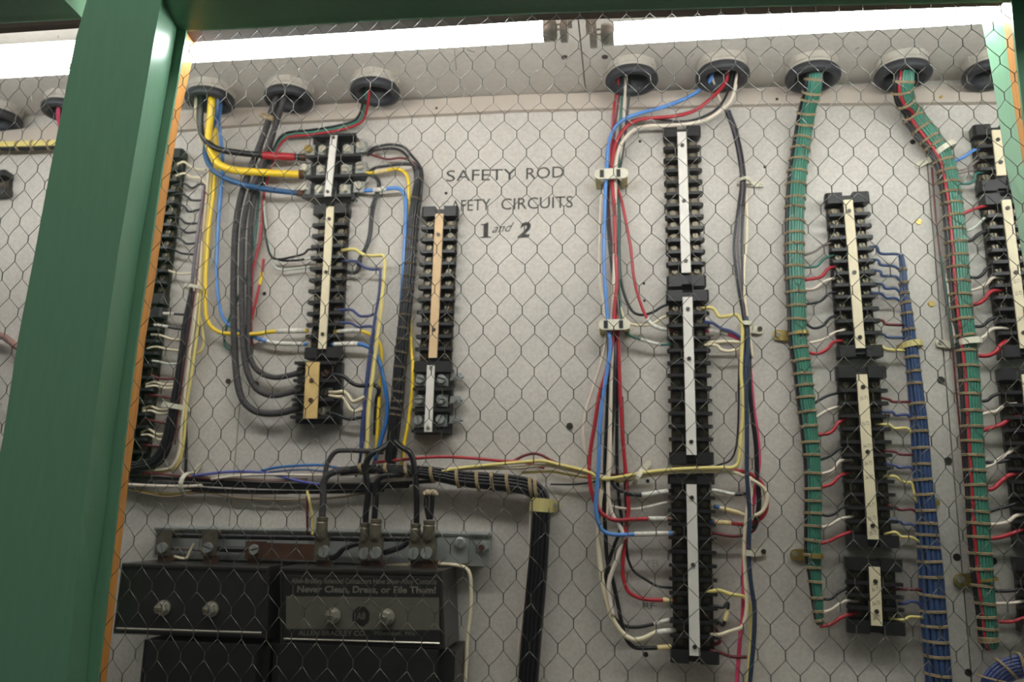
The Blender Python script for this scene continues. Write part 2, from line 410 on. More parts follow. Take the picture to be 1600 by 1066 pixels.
# ------------------------------------------------------------------ conduit ends
def conduit(px, py, label, r=.0358, lh=.020):
    x, z = un(px, py); zz = .597-.012*x*1.08; Y = zz/z
    c = Vector((x*Y, Y-CY, 0)); cz = ceilz(c.x); c.z = cz
    t = thing('conduit_end', label, 'conduit', c, 'conduit ends coming through the cabinet ceiling')
    mb = MB(); d = Vector((0, 0, -1)); h = cz-CZ-zz
    mb.revolve(c, d, [(r*.97, 0), (r*.97, lh*.45), (r*.93, lh*.5), (r*.93, h-.006), (r*.7, h-.006), (r*.7, 0)], 36, cap=False)
    for k in range(4):
        a = k*math.pi/2+.5+px*.01; e = Vector((math.cos(a), math.sin(a), 0)); mb.box(c+d*.004+e*r*.96, e*.0018, Vector((-e.y, e.x, 0))*.004, ZH*.005)
    mb.build('locknut', COND, t, False)
    mb = MB(); mb.revolve(c, d, [(r*.96, h-.010), (r*1.03, h-.006), (r*1.04, h-.001), (r*.98, h+.003), (r*.82, h+.0035), (r*.72, h+.001), (r*.66, h-.006), (r*.64, 0.001), (.0005, .001)], 36, cap=False)  # bore wall and closed end share the black, standing in for bore shade
    mb.build('bushing', BUSH, t, True); return t
conduit(328, 160, 'conduit end with yellow, blue and black cables, nearest the green post')
conduit(451, 158, 'conduit end with two thick black cables, second right of the green post')
conduit(586, 147, 'conduit end with one thin green and red cable')
conduit(987, 129, 'conduit end with thin red, white and black wires, just right of the ceiling seam')
conduit(1129, 123, 'conduit end with a light blue wire curving left')
conduit(1270, 124, 'conduit end above the straight green wire harness')
conduit(1411, 121, 'conduit end above the green harness that bends right')
conduit(1550, 120, 'empty conduit end half hidden by the right green stile')
conduit(104, 177, 'conduit end with pink wires left of the green post')
conduit(-4, 190, 'conduit end cut by the left picture edge')
# ------------------------------------------------------------------ terminal blocks
SCREWMESH = [None]
def block(top, bot, wpx, n, label, marker=None, mmat=MWHT, mw=14, h=.025, mscr=(.12, .5, .88), lit=(), end=.0155, writing=()):
    """top/bot = pixel centre of the front face ends; marker = (y0,y1) pixels"""
    T, B = P(*top, h), P(*bot, h); u = (T-B); L = u.length; u.normalize(); a = u.cross(NO).normalized(); a = a if a.x > 0 else -a
    nn = a.cross(u); nn = nn if nn.y < 0 else -nn
    W_ = wpx*pxm(h)/2; base = Vector((B.x, 0, B.z))
    t = thing('terminal_block', label, 'terminal block', base, 'black barrier terminal blocks on the board')
    def Q(ac, nc, uc): return base+a*ac+nn*nc+u*uc
    def bx(mb, a0, a1, n0, n1, u0, u1):
        mb.hexa([Q(a0, n0, u0), Q(a1, n0, u0), Q(a1, n1, u0), Q(a0, n1, u0)], [Q(a0, n0, u1), Q(a1, n0, u1), Q(a1, n1, u1), Q(a0, n1, u1)])
    mb = MB()
    bx(mb, -W_*.84, W_*.84, 0.0005, .008, .002, L-.002)
    bx(mb, -W_*.24, W_*.24, .0079, h-.004, .004, L-.004)
    for u0, u1 in ((0, end), (L-end, L)):
        for s in (-1, 1):
            q = [(s*W_*.9, .001), (s*W_*.96, .009), (s*W_, h-.004), (s*(W_-.003), h), (s*W_*.24, h), (s*W_*.24, .001)]
            if s < 0: q.reverse()
            mb.prism([Q(x, y, u0) for x, y in q], u*(u1-u0))
        bx(mb, -W_*.24, W_*.24, .001, .014, u0+.001, u1-.001)
    pit = (L-2*end)/n; th = .0044
    for k in range(1, n):
        uc = end+k*pit-th/2
        q = [(-W_*.8, .007), (-W_*.97, .013), (-W_, h-.004), (-W_+.003, h), (W_-.003, h), (W_, h-.004), (W_*.97, .013), (W_*.8, .007)]
        mb.prism([Q(x, y, uc) for x, y in q], u*th)
    mb.build('body', BLK, t)
    smb = SCREWMESH[0]; plates = []
    for k in range(n):
        uc = end+(k+.5)*pit
        for s in (-1, 1):
            if smb is None:
                m1 = MB(); screw_mb(m1, (0, 0, 0), .0042, .0042, .9)
                smb = bpy.data.meshes.new('terminal_screw'); smb.from_pydata([tuple(p) for p in m1.v], [], m1.f); smb.materials.append(TSCR); smb.update(); SCREWMESH[0] = smb
            plates.append((s, uc)); p = Q(s*W_*.56, .0100, uc+.0005)-WLOC[t.name]
            ob = bpy.data.objects.new('terminal_screw', smb); C.objects.link(ob); ob.parent = t; ob.location = p
            ob.rotation_euler = (0, random.uniform(0, 3.1), 0) if False else (0, 0, 0)
    mb = MB()
    for s, uc in plates: bx(mb, *sorted((s*W_*.28, s*W_*.80)), .0079, .0098, uc-.0052, uc+.0052)
    mb.build('contact_plates', PLATE, t)
    if marker:
        f = lambda y: top[0]+(bot[0]-top[0])*(y-top[1])/(bot[1]-top[1])
        m0, m1_ = P(f(marker[0]), marker[0], h+.002), P(f(marker[1]), marker[1], h+.002)
        hw = mw*pxm(h)/2; mb = MB(); c = (m0+m1_)/2
        mb.box(c+nn*-.0012, a*hw, nn*.0012, (m0-m1_)/2)
        ms = mb.build('marker_strip', mmat, t); ms['label'] = {'white_marker_card': 'white marker strip', 'cream_marker_card': 'cream marker strip', 'tan_marker_card': 'tan marker strip'}.get(mmat.name, 'yellowed wide marker strip')
        for q in mscr:
            mb = MB(); screw_mb(mb, m0.lerp(m1_, q), .0028, .0022, random.uniform(0, 3)); mb.build('strip_screw', DSCR, ms)
        for y, s in writing:
            text(s, (f(y)-mw*.40, y+2), (f(y)+mw*.40, y), 5.5, h+.0022, PEN, ms, name='handwriting')
    return t
FONTC = []
def text(s, p0, p1, hpx, d, material, parent, name='lettering', bold=0.0, shear=0.0, thick=.0002, off=None, label=None):
    cu = bpy.data.curves.new('lettering', 'FONT'); cu.body = s; cu.offset = bold; cu.shear = shear; cu.size = 1; cu.resolution_u = 3
    o = bpy.data.objects.new('lettering', cu); C.objects.link(o)
    bpy.context.view_layer.update()
    me = bpy.data.meshes.new_from_object(o.evaluated_get(bpy.context.evaluated_depsgraph_get()))
    C.objects.unlink(o); bpy.data.objects.remove(o); bpy.data.curves.remove(cu)
    xs = [v.co.x for v in me.vertices]; ysv = [v.co.y for v in me.vertices]
    x0, x1, y1 = min(xs), max(xs), max(ysv); y0 = 0.0 if min(ysv) > -.12 else 0.0
    A, B = (P(*p0, d), P(*p1, d)) if off is None else (off(p0), off(p1))
    X = (B-A)/(x1-x0); hy = hpx*pxm(d) if off is None else off(None)*hpx
    Z = ZH*hy/max(y1-y0, .1); O = WLOC[parent.name]
    for v in me.vertices:
        v.co = A+X*(v.co.x-x0)+Z*(v.co.y-y0)-O
    me.materials.clear(); me.materials.append(material); me.update()
    ob = bpy.data.objects.new(name, me); C.objects.link(ob); ob.parent = parent; WLOC[ob.name] = WLOC[parent.name].copy()
    if label: ob['label'] = label
    return ob
block((516, 318), (502, 559), 64, 12, 'terminal block below the three big power terminals, blue and yellow sleeved wires low on it', (323, 545), MCRM, 13.5, mscr=(.09, .47, .9))
block((687, 322), (675, 581), 63, 12, 'unwired terminal block with a tan strip left of the stencilled lettering', (334, 559), MTAN, 14, mscr=(.15, .81))
block((1065, 197), (1073, 447), 62, 12, 'topmost unwired block with a white strip, right of the stencilled lettering', (206, 426), MWHT, 14.5, mscr=(.1, .5, .92))
block((1074, 453), (1081, 725), 67, 12, 'middle block of the centre column, under the topmost white-strip block', (464, 711), MWHT, 15, mscr=(.08, .4, .92))
block((1080, 738), (1086, 1038), 70, 12, 'bottom block of the centre column, sleeved red, blue and black wires on its left', (757, 1025), MWHT, 15, mscr=(.08, .48, .95))
block((1324, 300), (1346, 557), 67, 12, 'upper block between the straight green harness and the blue harness', (312, 544), MCRM, 14, mscr=(.08, .5, .93))
block((1346, 572), (1366, 856), 73, 12, 'middle block between the straight green harness and the blue harness', (585, 843), MCRM, 15, mscr=(.08, .48, .92),
      writing=((624, '33-T1'), (664, '33-T2'), (699, '34-T1'), (726, '34-T3'), (748, '34-T2'), (791, '35-T1'), (812, '35-T3'), (835, '35-T2')))
block((1366, 873), (1371, 992), 79, 4, 'short four-way block low between the green and blue harnesses', (886, 978), MCRM, 15, mscr=(.25, .76), writing=((923, '36-T1'), (945, '36-T3'), (968, '36-T2')))
block((1556, 193), (1568, 297), 66, 4, 'short four-way block at upper right beside the tube-lit green stile, one blue wire', (203, 274), MCRM, 13.5, mscr=(.22, .72))
block((1571, 301), (1604, 557), 66, 12, 'twelve-way block cut by the right picture edge, upper of the two tall ones', (312, 544), MCRM, 13.5, mscr=(.06, .5, .9), writing=((441, '32-T1'), (460, '32-T2'), (500, '33-T1')))
block((1604, 575), (1634, 857), 73, 12, 'twelve-way block at the right picture edge below the cream-stripped tall one', (585, 843), MCRM, 15)
block((1636, 874), (1645, 992), 79, 4, 'block at the right picture edge near the bottom, mostly out of frame', (886, 978), MCRM, 15, mscr=(.5,))
block((258, 232), (226, 474), 66, 12, 'upper block half hidden behind the orange wood strip by the green post', (244, 462), MWHT, 13.5)
block((224, 480), (192, 742), 68, 12, 'lower block half hidden behind the orange wood strip by the green post', (494, 730), MWHT, 14)
block((-17, 268), (-19, 303), 64, 1, 'small black block cut by the left picture edge in the left bay', None, end=.010)
# power blocks ------------------------------------------------------
def lugscrew(mb, p, r, h, ang): screw_mb(mb, p, r, h, ang)
def power(label, fins, xs, marker, mw, mmat, screws, scr_mat, h, body, lugs=(), mscr=(), srad=.0058, sub=None):
    """fins: (y, xl, xr) pixels on the front face; marker: (x0,y0,x1,y1); screws: list of (x,y,mat)"""
    y0, y1 = fins[0][0], fins[-1][0]; loc = P((body[0]+body[1])/2, body[3], 0); loc.y = 0
    t = thing('power_terminal_block', label, 'terminal block', loc)
    mb = MB()
    c0, c1 = P((body[0]+body[1])/2, body[2], .012), P((body[0]+body[1])/2, body[3], .012); hw = (body[1]-body[0])*pxm(.012)/2
    mid0 = P((body[0]+body[1])/2+sub, body[2], .012) if sub else c0
    a0 = Vector((mid0.x, -.006, mid0.z)); a1 = Vector((c1.x, -.006, c1.z)); mb.box((a0+a1)/2, XH*hw, Vector((0, .0055, 0)), (a0-a1)/2)
    mb.box((a0+a1)/2+Vector((0, -.008, 0)), XH*hw*.28, Vector((0, h/2-.008, 0)), (a0-a1)/2*.96)
    for y, xl, xr in fins:
        A, B = P(xl, y, h), P(xr, y, h); c = (A+B)/2; w_ = (B-A).length/2
        q = [(-w_*.72, h-.002), (-w_*.8, h-.012), (-w_, .003), (-w_, 0), (w_, 0), (w_, .003), (w_*.8, h-.012), (w_*.72, h-.002)]
        mb.prism([c+XH*x+Vector((0, yy, -.002)) for x, yy in q], ZH*.0042)
    mb.build('body', BLK, t)
    for x, y, mm in screws:
        p = P(x, y, .016); mb = MB()
        mb.box(p+Vector((0, .002, -.001)), XH*.0088, Vector((0, .002, 0)), ZH*.0085)
        mb.build('contact_plate', ZINC if mm is not RUST else RUST, t)
        mb = MB(); screw_mb(mb, p, srad, .0075, random.uniform(0, 3)); mb.build('terminal_screw', mm, t)
    for x0, ly, x1 in lugs:
        A, B = P(x0, ly, .013), P(x1, ly, .013); mb = MB(); mb.box((A+B)/2, (B-A)/2, Vector((0, .004, 0)), ZH*.0052); 
        screw_mb(mb, (A*.45+B*.55)+Vector((0, -.004, 0)), .0032, .003, 1)
        mb.revolve(B, XH, [(.003, -.001), (.003, .004)], 10)
        mb.build('wire_lug', ZINC, t)
    m0, m1_ = P(marker[0], marker[1], h+.002), P(marker[2], marker[3], h+.002)
    mb = MB(); mb.box((m0+m1_)/2, XH*mw*pxm(h)/2, Vector((0, .0012, 0)), (m0-m1_)/2); ms = mb.build('marker_strip', mmat, t)
    for q, mm in mscr:
        mb = MB(); screw_mb(mb, m0.lerp(m1_, q)+Vector((0, -.001, 0)), .0034 if mm is RUST else .0026, .0025, .4); mb.build('strip_screw', mm, ms)
    return t
POWER1 = power('three-pole power block at top left, thick black, yellow and blue cables entering', [(211, 488, 556), (243, 478, 566), (274.5, 475, 574), (306, 471, 549)], None,
      (522, 212, 512, 307), 12, MWHT, [(483, 234, BRASS), (506, 235, STEEL), (544, 234, STEEL), (565, 229, STEEL), (477, 264, STEEL), (503, 266, STEEL), (541, 265, STEEL), (564, 261, STEEL),
       (476, 294, STEEL), (500, 297, STEEL), (539, 296, STEEL), (561, 291, STEEL)], STEEL, .034, (480, 560, 214, 312), mscr=((.04, DSCR), (.93, DSCR)), srad=.0062, sub=3)
power('three-pole power block with a wide yellowed strip and rusty screws, fed by three black cables', [(567, 460, 524), (594.5, 458, 523), (624.5, 455, 521), (652, 453, 520)], None,
      (489, 566, 485, 654), 23, MWOOD, [(472, 580, DSCR), (469, 608, DSCR), (465, 636, DSCR), (510, 584, RUST), (509, 614, DSCR), (505.5, 643, STEEL)], DSCR, .032, (458, 534, 566, 662),
      mscr=((.33, RUST), (.68, RUST)), sub=4)
power('three-pole block with three wire lugs on its right, under the tan-strip block', [(579, 646, 706), (608, 645, 705), (641, 644, 704), (674, 643, 703)], None,
      (673.5, 571, 669, 675), 12.5, MWHT, [(658, 593, ZINC), (691, 593, ZINC), (656.5, 625, ZINC), (690, 625, ZINC), (655, 657, ZINC), (689, 656, ZINC)], ZINC, .026, (645, 705, 577, 678),
      lugs=((704, 589, 720), (704, 625, 720), (703, 656, 719)), mscr=((.04, STEEL), (.94, STEEL)), srad=.0066, sub=4)
# ------------------------------------------------------------------ wires
def path(pts, d, sub=6):
    out = []
    for p in pts:
        out.append(P(p[0], p[1], p[2] if len(p) > 2 else d))
    return spline(out, sub)
def sleeves(pts, r, sl, parent):
    for a, b, mm in sl:
        mb = MB(); mb.tube(cut(pts, a, b), r*1.22, 10); s = mb.build('marker_sleeve', mm, parent, True)
        s['label'] = {'white_marker_sleeve': 'white printed sleeve', 'cream_marker_sleeve': 'cream sleeve', 'red_insulation': 'red tape wrap', 'deepblue_insulation': 'blue lug sleeve', 'copper_bar': 'bare copper end'}.get(mm.name, mm.name.replace('_', ' '))
def wire(color, wpx, pts, label, d=.018, sl=(), name='wire', group=None, m=None, cat=None):
    q = path(pts, d); r = wpx*pxm(d)/2; mb = MB(); mb.tube(q, r, 10)
    mm = m or WC[color]
    o = mb.build(name, mm, None, True, origin=q[0]); tag(o, label, cat or ('cable' if name == 'cable' else 'wire'), group)
    if sl: sleeves(q, r, sl, o)
    return o
S = SLV
# cables of the first conduit
wire('black', 11, [(314, 140, .072), (314, 168, .068), (313, 190, .062), (317, 213, .056), (338, 232, .055), (375, 239, .052), (430, 244, .035), (478, 246, .019)], 'thick black cable with a red taped end entering the top power block', m=BLK2, sl=((.73, .93, WC['red']), (.965, 1, COPPER)), name='cable')
wire('yellow', 13, [(332, 140, .075), (330, 170, .070), (327, 200, .06), (326, 225, .052), (336, 250, .050), (357, 264, .048), (400, 269, .036), (474, 273, .019)], 'thick bright yellow cable bending right to the top power block', name='cable', sl=((.975, 1, COPPER),))
wire('deepblue', 9.5, [(343, 140, .072), (338, 180, .06), (326, 212, .045), (321, 240, .045), (334, 267, .045), (365, 284, .045), (405, 294, .04), (440, 299, .03), (474, 303, .019)], 'thick dark blue cable below the thick yellow one', name='cable', sl=((.965, 1, COPPER),))
wire('blue', 6, [(347, 142, .062), (344, 172, .05), (342, 190, .035), (345, 215, .025), (348, 250), (346, 290), (342, 340), (339, 400), (339, 440), (342, 472), (350, 499), (368, 515), (400, 528), (430, 536), (480, 538, .014)], 'light blue wire dropping from the left conduit, turning right under the black cables', sl=((.88, .99, S),), d=.016)
wire('yellow', 7, [(336, 200, .03), (338, 240, .022), (334, 300), (327, 350), (322, 420), (321, 475), (325, 503), (340, 518), (362, 522), (400, 522), (430, 518), (482, 517, .014)], 'yellow wire running down the left run then right to the second block', sl=((.90, .99, S),), d=.020)
wire('cream', 5, [(306, 150, .07), (306, 176, .055), (309, 200, .02), (318, 235, .018), (326, 265), (322, 305), (316, 370), (311, 440), (305, 490), (297, 550), (290, 605), (284, 660), (281, 700), (273, 724), (257, 734), (195, 737)], 'left one of two pale yellow wires running down beside the half-hidden blocks', d=.020)
wire('paleyellow', 5, [(330, 205, .016), (331, 260), (325, 330), (319, 390), (314, 440), (311, 495), (304, 550), (298, 592), (291, 635), (287, 690), (279, 722), (266, 734), (230, 741), (195, 742)], 'right one of two pale yellow wires running down beside the half-hidden blocks', d=.016)
wire('greywhite', 4, [(345, 200, .010), (341, 280), (337, 340), (334, 395), (326, 420), (318, 430)], 'thin grey-white wire behind the light blue wire', d=.009)
wire('paleyellow', 4, [(313, 495), (317, 520), (318, 538), (313, 549), (305, 553)], 'short pale wire loop at the left run, just above the light blue bend', d=.012)
wire('purplegrey', 6, [(320, 290), (314, 330), (308, 372), (303, 415), (299, 455), (293, 500), (286, 550)], 'dark purple-grey wire on the left edge of the left run', d=.022)
wire('darkred', 2.2, [(321, 295), (314, 370), (307, 440), (300, 490), (291, 550), (284, 605), (277, 660), (273, 695)], 'thin dark red wire down the left run', d=.026)
# black laced run curving out at lower left
def harness(name, label, centre, cols, ties, d=.016, hgt=.010, group=None, tiemat=CORD, tier=.0011, cat='wire bundle', seg=7, double=True, horiz=False, tw=2.0, core=True):
    """centre: (x, y, width px[, d])"""
    ctr = spline([P(c[0], c[1], c[3] if len(c) > 3 else d) for c in centre], 6)
    wd = spline([Vector((c[2], 0, 0)) for c in centre], 6); N = len(ctr)
    t = thing(name, label, cat, ctr[0], group)
    lat_ = []
    for i in range(N):
        tg = (ctr[min(i+1, N-1)]-ctr[max(i-1, 0)]).normalized(); lv = tg.cross(NO)
        if lv.length < 1e-3: lv = XH.copy()
        lv.normalize()
        if (lv.x < 0 and not horiz) or (horiz and lv.z < 0): lv = -lv
        lat_.append((lv, lv.cross(tg).normalized()))
    for i in range(N):
        if lat_[i][1].y > 0: lat_[i] = (lat_[i][0], -lat_[i][1])
    n = len(cols)
    for k, cn in enumerate(cols):
        s = -1+2*(k+.5)/n; up = math.sqrt(max(0, 1-s*s)); mb = MB()
        pts = [ctr[i]+lat_[i][0]*s*(wd[i].x*pxm(d)/2)*.96+lat_[i][1]*up*hgt*(wd[i].x/centre[0][2])**.5 for i in range(N)]
        rad = [max(.0008, wd[i].x*pxm(d)/2/n*1.12) for i in range(N)]
        mb.tube(pts, lambda q: rad[min(N-1, int(round(q*(N-1))))], seg)
        mm = WC[cn] if isinstance(cn, str) else cn
        o = mb.build('bundled_wire', mm, t, True); o['label'] = cn+' wire of the bundle' if isinstance(cn, str) else 'black wire of the bundle'
    if core:
        for s_, cn in ((-.93, cols[0]), (.93, cols[-1])):
            mb = MB(); mb.tube([ctr[i]+lat_[i][0]*s_*(wd[i].x*pxm(d)/2)*.9 for i in range(N)], lambda q: max(.0008, wd[min(N-1, int(round(q*(N-1))))].x*pxm(d)/2/n*1.1), seg)
            o = mb.build('bundled_wire', WC[cn] if isinstance(cn, str) else cn, t, True); o['label'] = (cn if isinstance(cn, str) else 'black')+' wire of the bundle'
        mb = MB(); mb.tube([ctr[i]+lat_[i][1]*hgt*.2 for i in range(N)], lambda q: wd[min(N-1, int(round(q*(N-1))))].x*pxm(d)/2*.42, 10)
        mb.build('inner_wires', WC[cols[len(cols)//2]] if isinstance(cols[len(cols)//2], str) else cols[len(cols)//2], t, True)
    # lacing
    pix = [(p.x, p.z) for p in ctr]
    for tv in ties:
        # find index closest to pixel y (or x)
        best, bi = 1e9, 0
        for i in range(N):
            pp = CPX[0](ctr[i]); v = abs(pp[0]-tv) if horiz else abs(pp[1]-tv)
            if v < best: best, bi = v, i
        # refine between samples
        i0 = max(0, bi-1); i1 = min(N-1, bi+1); v0 = CPX[0](ctr[i0])[0 if horiz else 1]; v1 = CPX[0](ctr[i1])[0 if horiz else 1]
        kk = 0.5 if abs(v1-v0) < 1e-6 else min(1, max(0, (tv-v0)/(v1-v0)))
        cc = ctr[i0].lerp(ctr[i1], kk); lv, up = lat_[bi]; ww = wd[bi].x*pxm(d)/2+.0009; hh = hgt*(wd[bi].x/centre[0][2])**.5
        tg = lv.cross(up).normalized(); mb = MB(); sl_ = random.uniform(-.0010, .0010)
        for o_ in ((-.0009, .0009) if double else (0,)):
            ring = []
            for q in range(18):
                an = 2*math.pi*q/18; ca, sa = math.cos(an), math.sin(an)
                rr = ww/n*1.12
                ring.append(cc+lv*ca*ww*1.03+up*((sa*(hh+rr+.0008)) if sa > 0 else sa*.004)+tg*(o_+ca*sl_))
            mb.tube(ring, tier*.8, 5, closed=True)
        mb.build('lacing_tie', tiemat, t, True)
    return t
def cpx(p):
    v = Vector((p.x, p.y+CY, p.z-CZ))
    q = [R0[i]*v.x+R1[i]*v.y+R2[i]*v.z for i in range(3)]
    return 800+F*q[0]/q[2], 533+F*q[1]/q[2]
CPX = [cpx]
def branch(t, color, pts, w=4.5, d=.016, sl=()):
    q = path(pts, d); mb = MB(); mb.tube(q, w*pxm(d)/2, 8); o = mb.build('branch_wire', WC[color], t, True); o['label'] = color.replace('pale', 'pale ').replace('dark', 'dark ')+' branch wire'
    if sl: sleeves(q, w*pxm(d)/2, sl, o)
    return o
hb = harness('wire_bundle', 'black wire bundle running down the left run and bending left at the bottom', [(301, 455, 8), (292, 505, 10), (285, 560, 11), (277, 615, 13), (268, 665, 15), (261, 695, 17), (249, 717, 18), (230, 727, 18), (190, 733, 18)],
             ['black']*4, [], d=.020, hgt=.006)
for c, q in (('cream', [(277, 257), (287, 253), (296, 259), (306, 264), (322, 265)]), ('cream', [(275, 275), (288, 271), (299, 277), (314, 279), (323, 290)]),
             ('black', [(272, 290), (288, 287), (300, 294), (312, 288), (321, 290)]), ('black', [(269, 305), (283, 303), (292, 307), (300, 313), (318, 313)]),
             ('black', [(266, 322), (279, 319), (289, 324), (296, 331), (316, 326)]), ('black', [(264, 339), (281, 341), (291, 349), (312, 349)]),
             ('black', [(261, 356), (275, 354), (286, 360), (293, 364), (310, 362)]), ('black', [(258, 372), (275, 371), (285, 376), (292, 381), (308, 380)]),
             ('black', [(254, 389), (270, 390), (284, 396), (304, 398)]), ('cream', [(246, 423), (262, 423), (280, 428), (301, 427)])):
    branch(hb, c, q, 4.2, .018)
for c, q, sl in (('black', [(238, 491), (255, 490), (275, 491), (293, 492)], ((.12, .62, S),)), ('black', [(236, 508), (252, 509), (272, 513), (290, 516)], ((.1, .5, S),)),
                 ('cream', [(236, 523), (250, 524), (268, 530), (286, 531)], ()), ('cream', [(230, 545), (244, 542), (262, 546), (284, 549)], ()),
                 ('greywhite', [(238, 564), (250, 566), (264, 569), (283, 568)], ()), ('darkred', [(236, 586), (252, 592), (280, 592)], ()),
                 ('cream', [(228, 601), (240, 597), (256, 601), (277, 601)], ()), ('cream', [(228, 605), (242, 603), (258, 607), (277, 606)], ()), ('darkred', [(230, 617), (250, 619), (274, 624)], ()),
                 ('cream', [(223, 639), (235, 635), (248, 640), (266, 640)], ()), ('cream', [(223, 643), (236, 642), (250, 647), (266, 645)], ()), ('darkred', [(224, 655), (242, 658), (264, 663)], ()),
                 ('cream', [(221, 676), (232, 671), (246, 679), (262, 678)], ()), ('cream', [(221, 680), (234, 680), (248, 687), (261, 685)], ()), ('darkred', [(222, 696), (240, 697), (258, 700)], ())):
    branch(hb, c, q, 4.2, .018, sl)
# three thick woven cables
wire('', 11.5, [(434, 138, .07), (427, 166, .06), (416, 200, .04), (403, 235, .034), (389, 270, .028), (376, 310, .024), (369, 350), (366, 400), (365, 480), (367, 550), (371, 597), (379, 624), (394, 640), (412, 646), (440, 645), (470, 636, .018)], 'outermost of three thick woven black cables looping up into the yellowed power block', d=.022, m=BRAID, name='cable', group='thick woven cables from the second conduit')
wire('', 10, [(448, 138, .07), (440, 166, .06), (431, 195, .045), (420, 225, .04), (406, 265, .032), (392, 300, .026), (381, 345), (378, 400), (378, 480), (380, 540), (385, 575), (395, 600), (410, 614), (432, 618), (472, 608, .018)], 'middle one of three thick woven black cables looping up into the yellowed power block', d=.026, m=BRAID, name='cable', group='thick woven cables from the second conduit')
wire('', 9.5, [(440, 138, .055), (434, 172, .040), (428, 205, .03), (415, 250, .026), (402, 290, .022), (393, 340), (390, 400), (389, 480), (388, 540), (394, 567), (408, 583), (430, 590), (455, 586), (474, 580, .018)], 'innermost of three thick woven black cables looping up into the yellowed power block', d=.020, m=BRAID, name='cable', group='thick woven cables from the second conduit')
mb = MB(); mb.tube([P(417+10*math.cos(a)*.9, 184+3*math.cos(a), .047+.010*math.sin(a)) for a in [i*math.pi/7 for i in range(14)]], .003, 6, closed=True, flat=1)
mb.tube([P(419+9*math.cos(a)*.9, 181+3*math.cos(a), .047+.010*math.sin(a)) for a in [i*math.pi/7 for i in range(14)]], .0026, 6, closed=True)
tag(mb.build('cord_wrap', CORD, None, True), 'tan cord wrapped round the thick woven cables below their conduit', 'cord')
# thin cable of the third conduit
for k, (c, dx, dy) in enumerate((('black', -3.5, -3), ('green', 0, 1), ('red', 3.5, 4.5))):
    wire(c, 4.6, [(574+dx, 128+dy, .07), (572+dx, 152+dy, .055), (568+dx, 175+dy, .03), (561+dx*.8, 187+dy, .022), (548, 194+dy), (525, 200+dy), (487, 206+dy), (455, 209+dy), (441+dx*.5, 216+dy), (431+dx, 232, .014), (422+dx, 255, .012), (412+dx, 290, .010)],
         {'black': 'thin black wire, top strand of the small cable from the third conduit', 'green': 'thin green wire, middle strand of the small cable from the third conduit', 'red': 'thin red wire, bottom strand of the small cable from the third conduit'}[c], d=.018)
wire('teal', 4.5, [(405, 300), (402, 335), (398, 372), (390, 420), (371, 468), (358, 499), (351, 524), (352, 540), (360, 547)], 'dark green wire passing behind the thick woven cables', d=.008)
wire('red', 5, [(413, 296), (410, 330), (407, 370), (400, 402), (394, 430), (392, 500), (394, 540)], 'red wire just right of the thick woven cables', d=.010)
wire('red', 5, [(412, 405), (409, 430), (404, 452), (398, 478), (393, 500)], 'short red wire with a yellow splice right of the woven cables', d=.016, sl=((.22, .42, WC['yellow']),))
wire('greywhite', 4, [(411, 300, .008), (414, 335), (417, 367), (424, 397), (427, 414), (437, 422), (455, 421), (484, 417, .014)], 'grey-white wire looping right into the left side of the second block', d=.012)
wire('black', 4, [(411, 330, .010), (416, 375), (423, 399), (435, 405), (455, 402), (474, 397), (482, 390), (490, 391, .014)], 'upper of two thin black wires looping into the second block from the left', d=.016)
wire('black', 4, [(424, 402), (440, 407), (462, 407), (488, 403, .014)], 'lower of two thin black wires looping into the second block from the left', d=.014, sl=((.82, .98, S),))
# right side of the top power block and the black laced trunk
wire('black', 5, [(574, 240, .018), (582, 232), (595, 228), (612, 226), (631, 230), (643, 243), (655, 258), (660, 275), (658, 300), (655, 320, .02)], 'outer black wire looping right from the top pole of the power block', d=.026)
wire('black', 5, [(574, 243, .018), (584, 236), (598, 233), (615, 232), (629, 237), (640, 250), (648, 268), (650, 300, .02)], 'inner black wire looping right from the top pole of the power block', d=.022)
wire('darkred', 4, [(576, 240, .018), (590, 245), (606, 249), (625, 247), (641, 251), (652, 262), (650, 290, .015)], 'dark red wire sagging right from the top pole of the power block', d=.016)
wire('black', 5, [(576, 268, .018), (587, 262), (600, 260), (627, 257), (648, 259), (656, 270), (656, 300, .02)], 'black wire above the yellow sleeved wire, right of the power block', d=.026)
wire('yellow', 6, [(572, 271, .018), (590, 269), (605, 266), (620, 264), (633, 270), (638, 283), (639, 305), (640, 350, .010), (641, 430, .010), (641, 500, .010), (643, 545, .012), (645, 575), (643, 620), (638, 660), (631, 695), (628, 722), (616, 740)], 'yellow wire with a cream sleeve, from the middle pole down beside the black trunk', d=.020, sl=((.03, .065, SLVY),))
wire('blue', 7, [(570, 298, .018), (588, 297), (605, 295), (620, 294), (630, 300), (634, 314), (634, 350), (632, 390), (630, 430), (627, 480, .012), (622, 560, .008), (616, 640, .008)], 'light blue wire with a white sleeve, from the bottom pole of the power block', d=.022, sl=((.04, .09, S),))
for k in (0, 1):
    wire('black', 4.5, [(576+k*3, 272, .018), (588+k*3, 280), (591+k*2, 290), (587+k*3, 305), (581+k*4, 322), (579+k*3, 342), (576+k*3, 368), (570+k*3, 388), (561+k*3, 404), (559+k*3, 418), (554, 426+k), (540, 424+k*2, .014)],
         ('left' if k == 0 else 'right')+' one of two black wires from the power block down to the second block', d=.016)
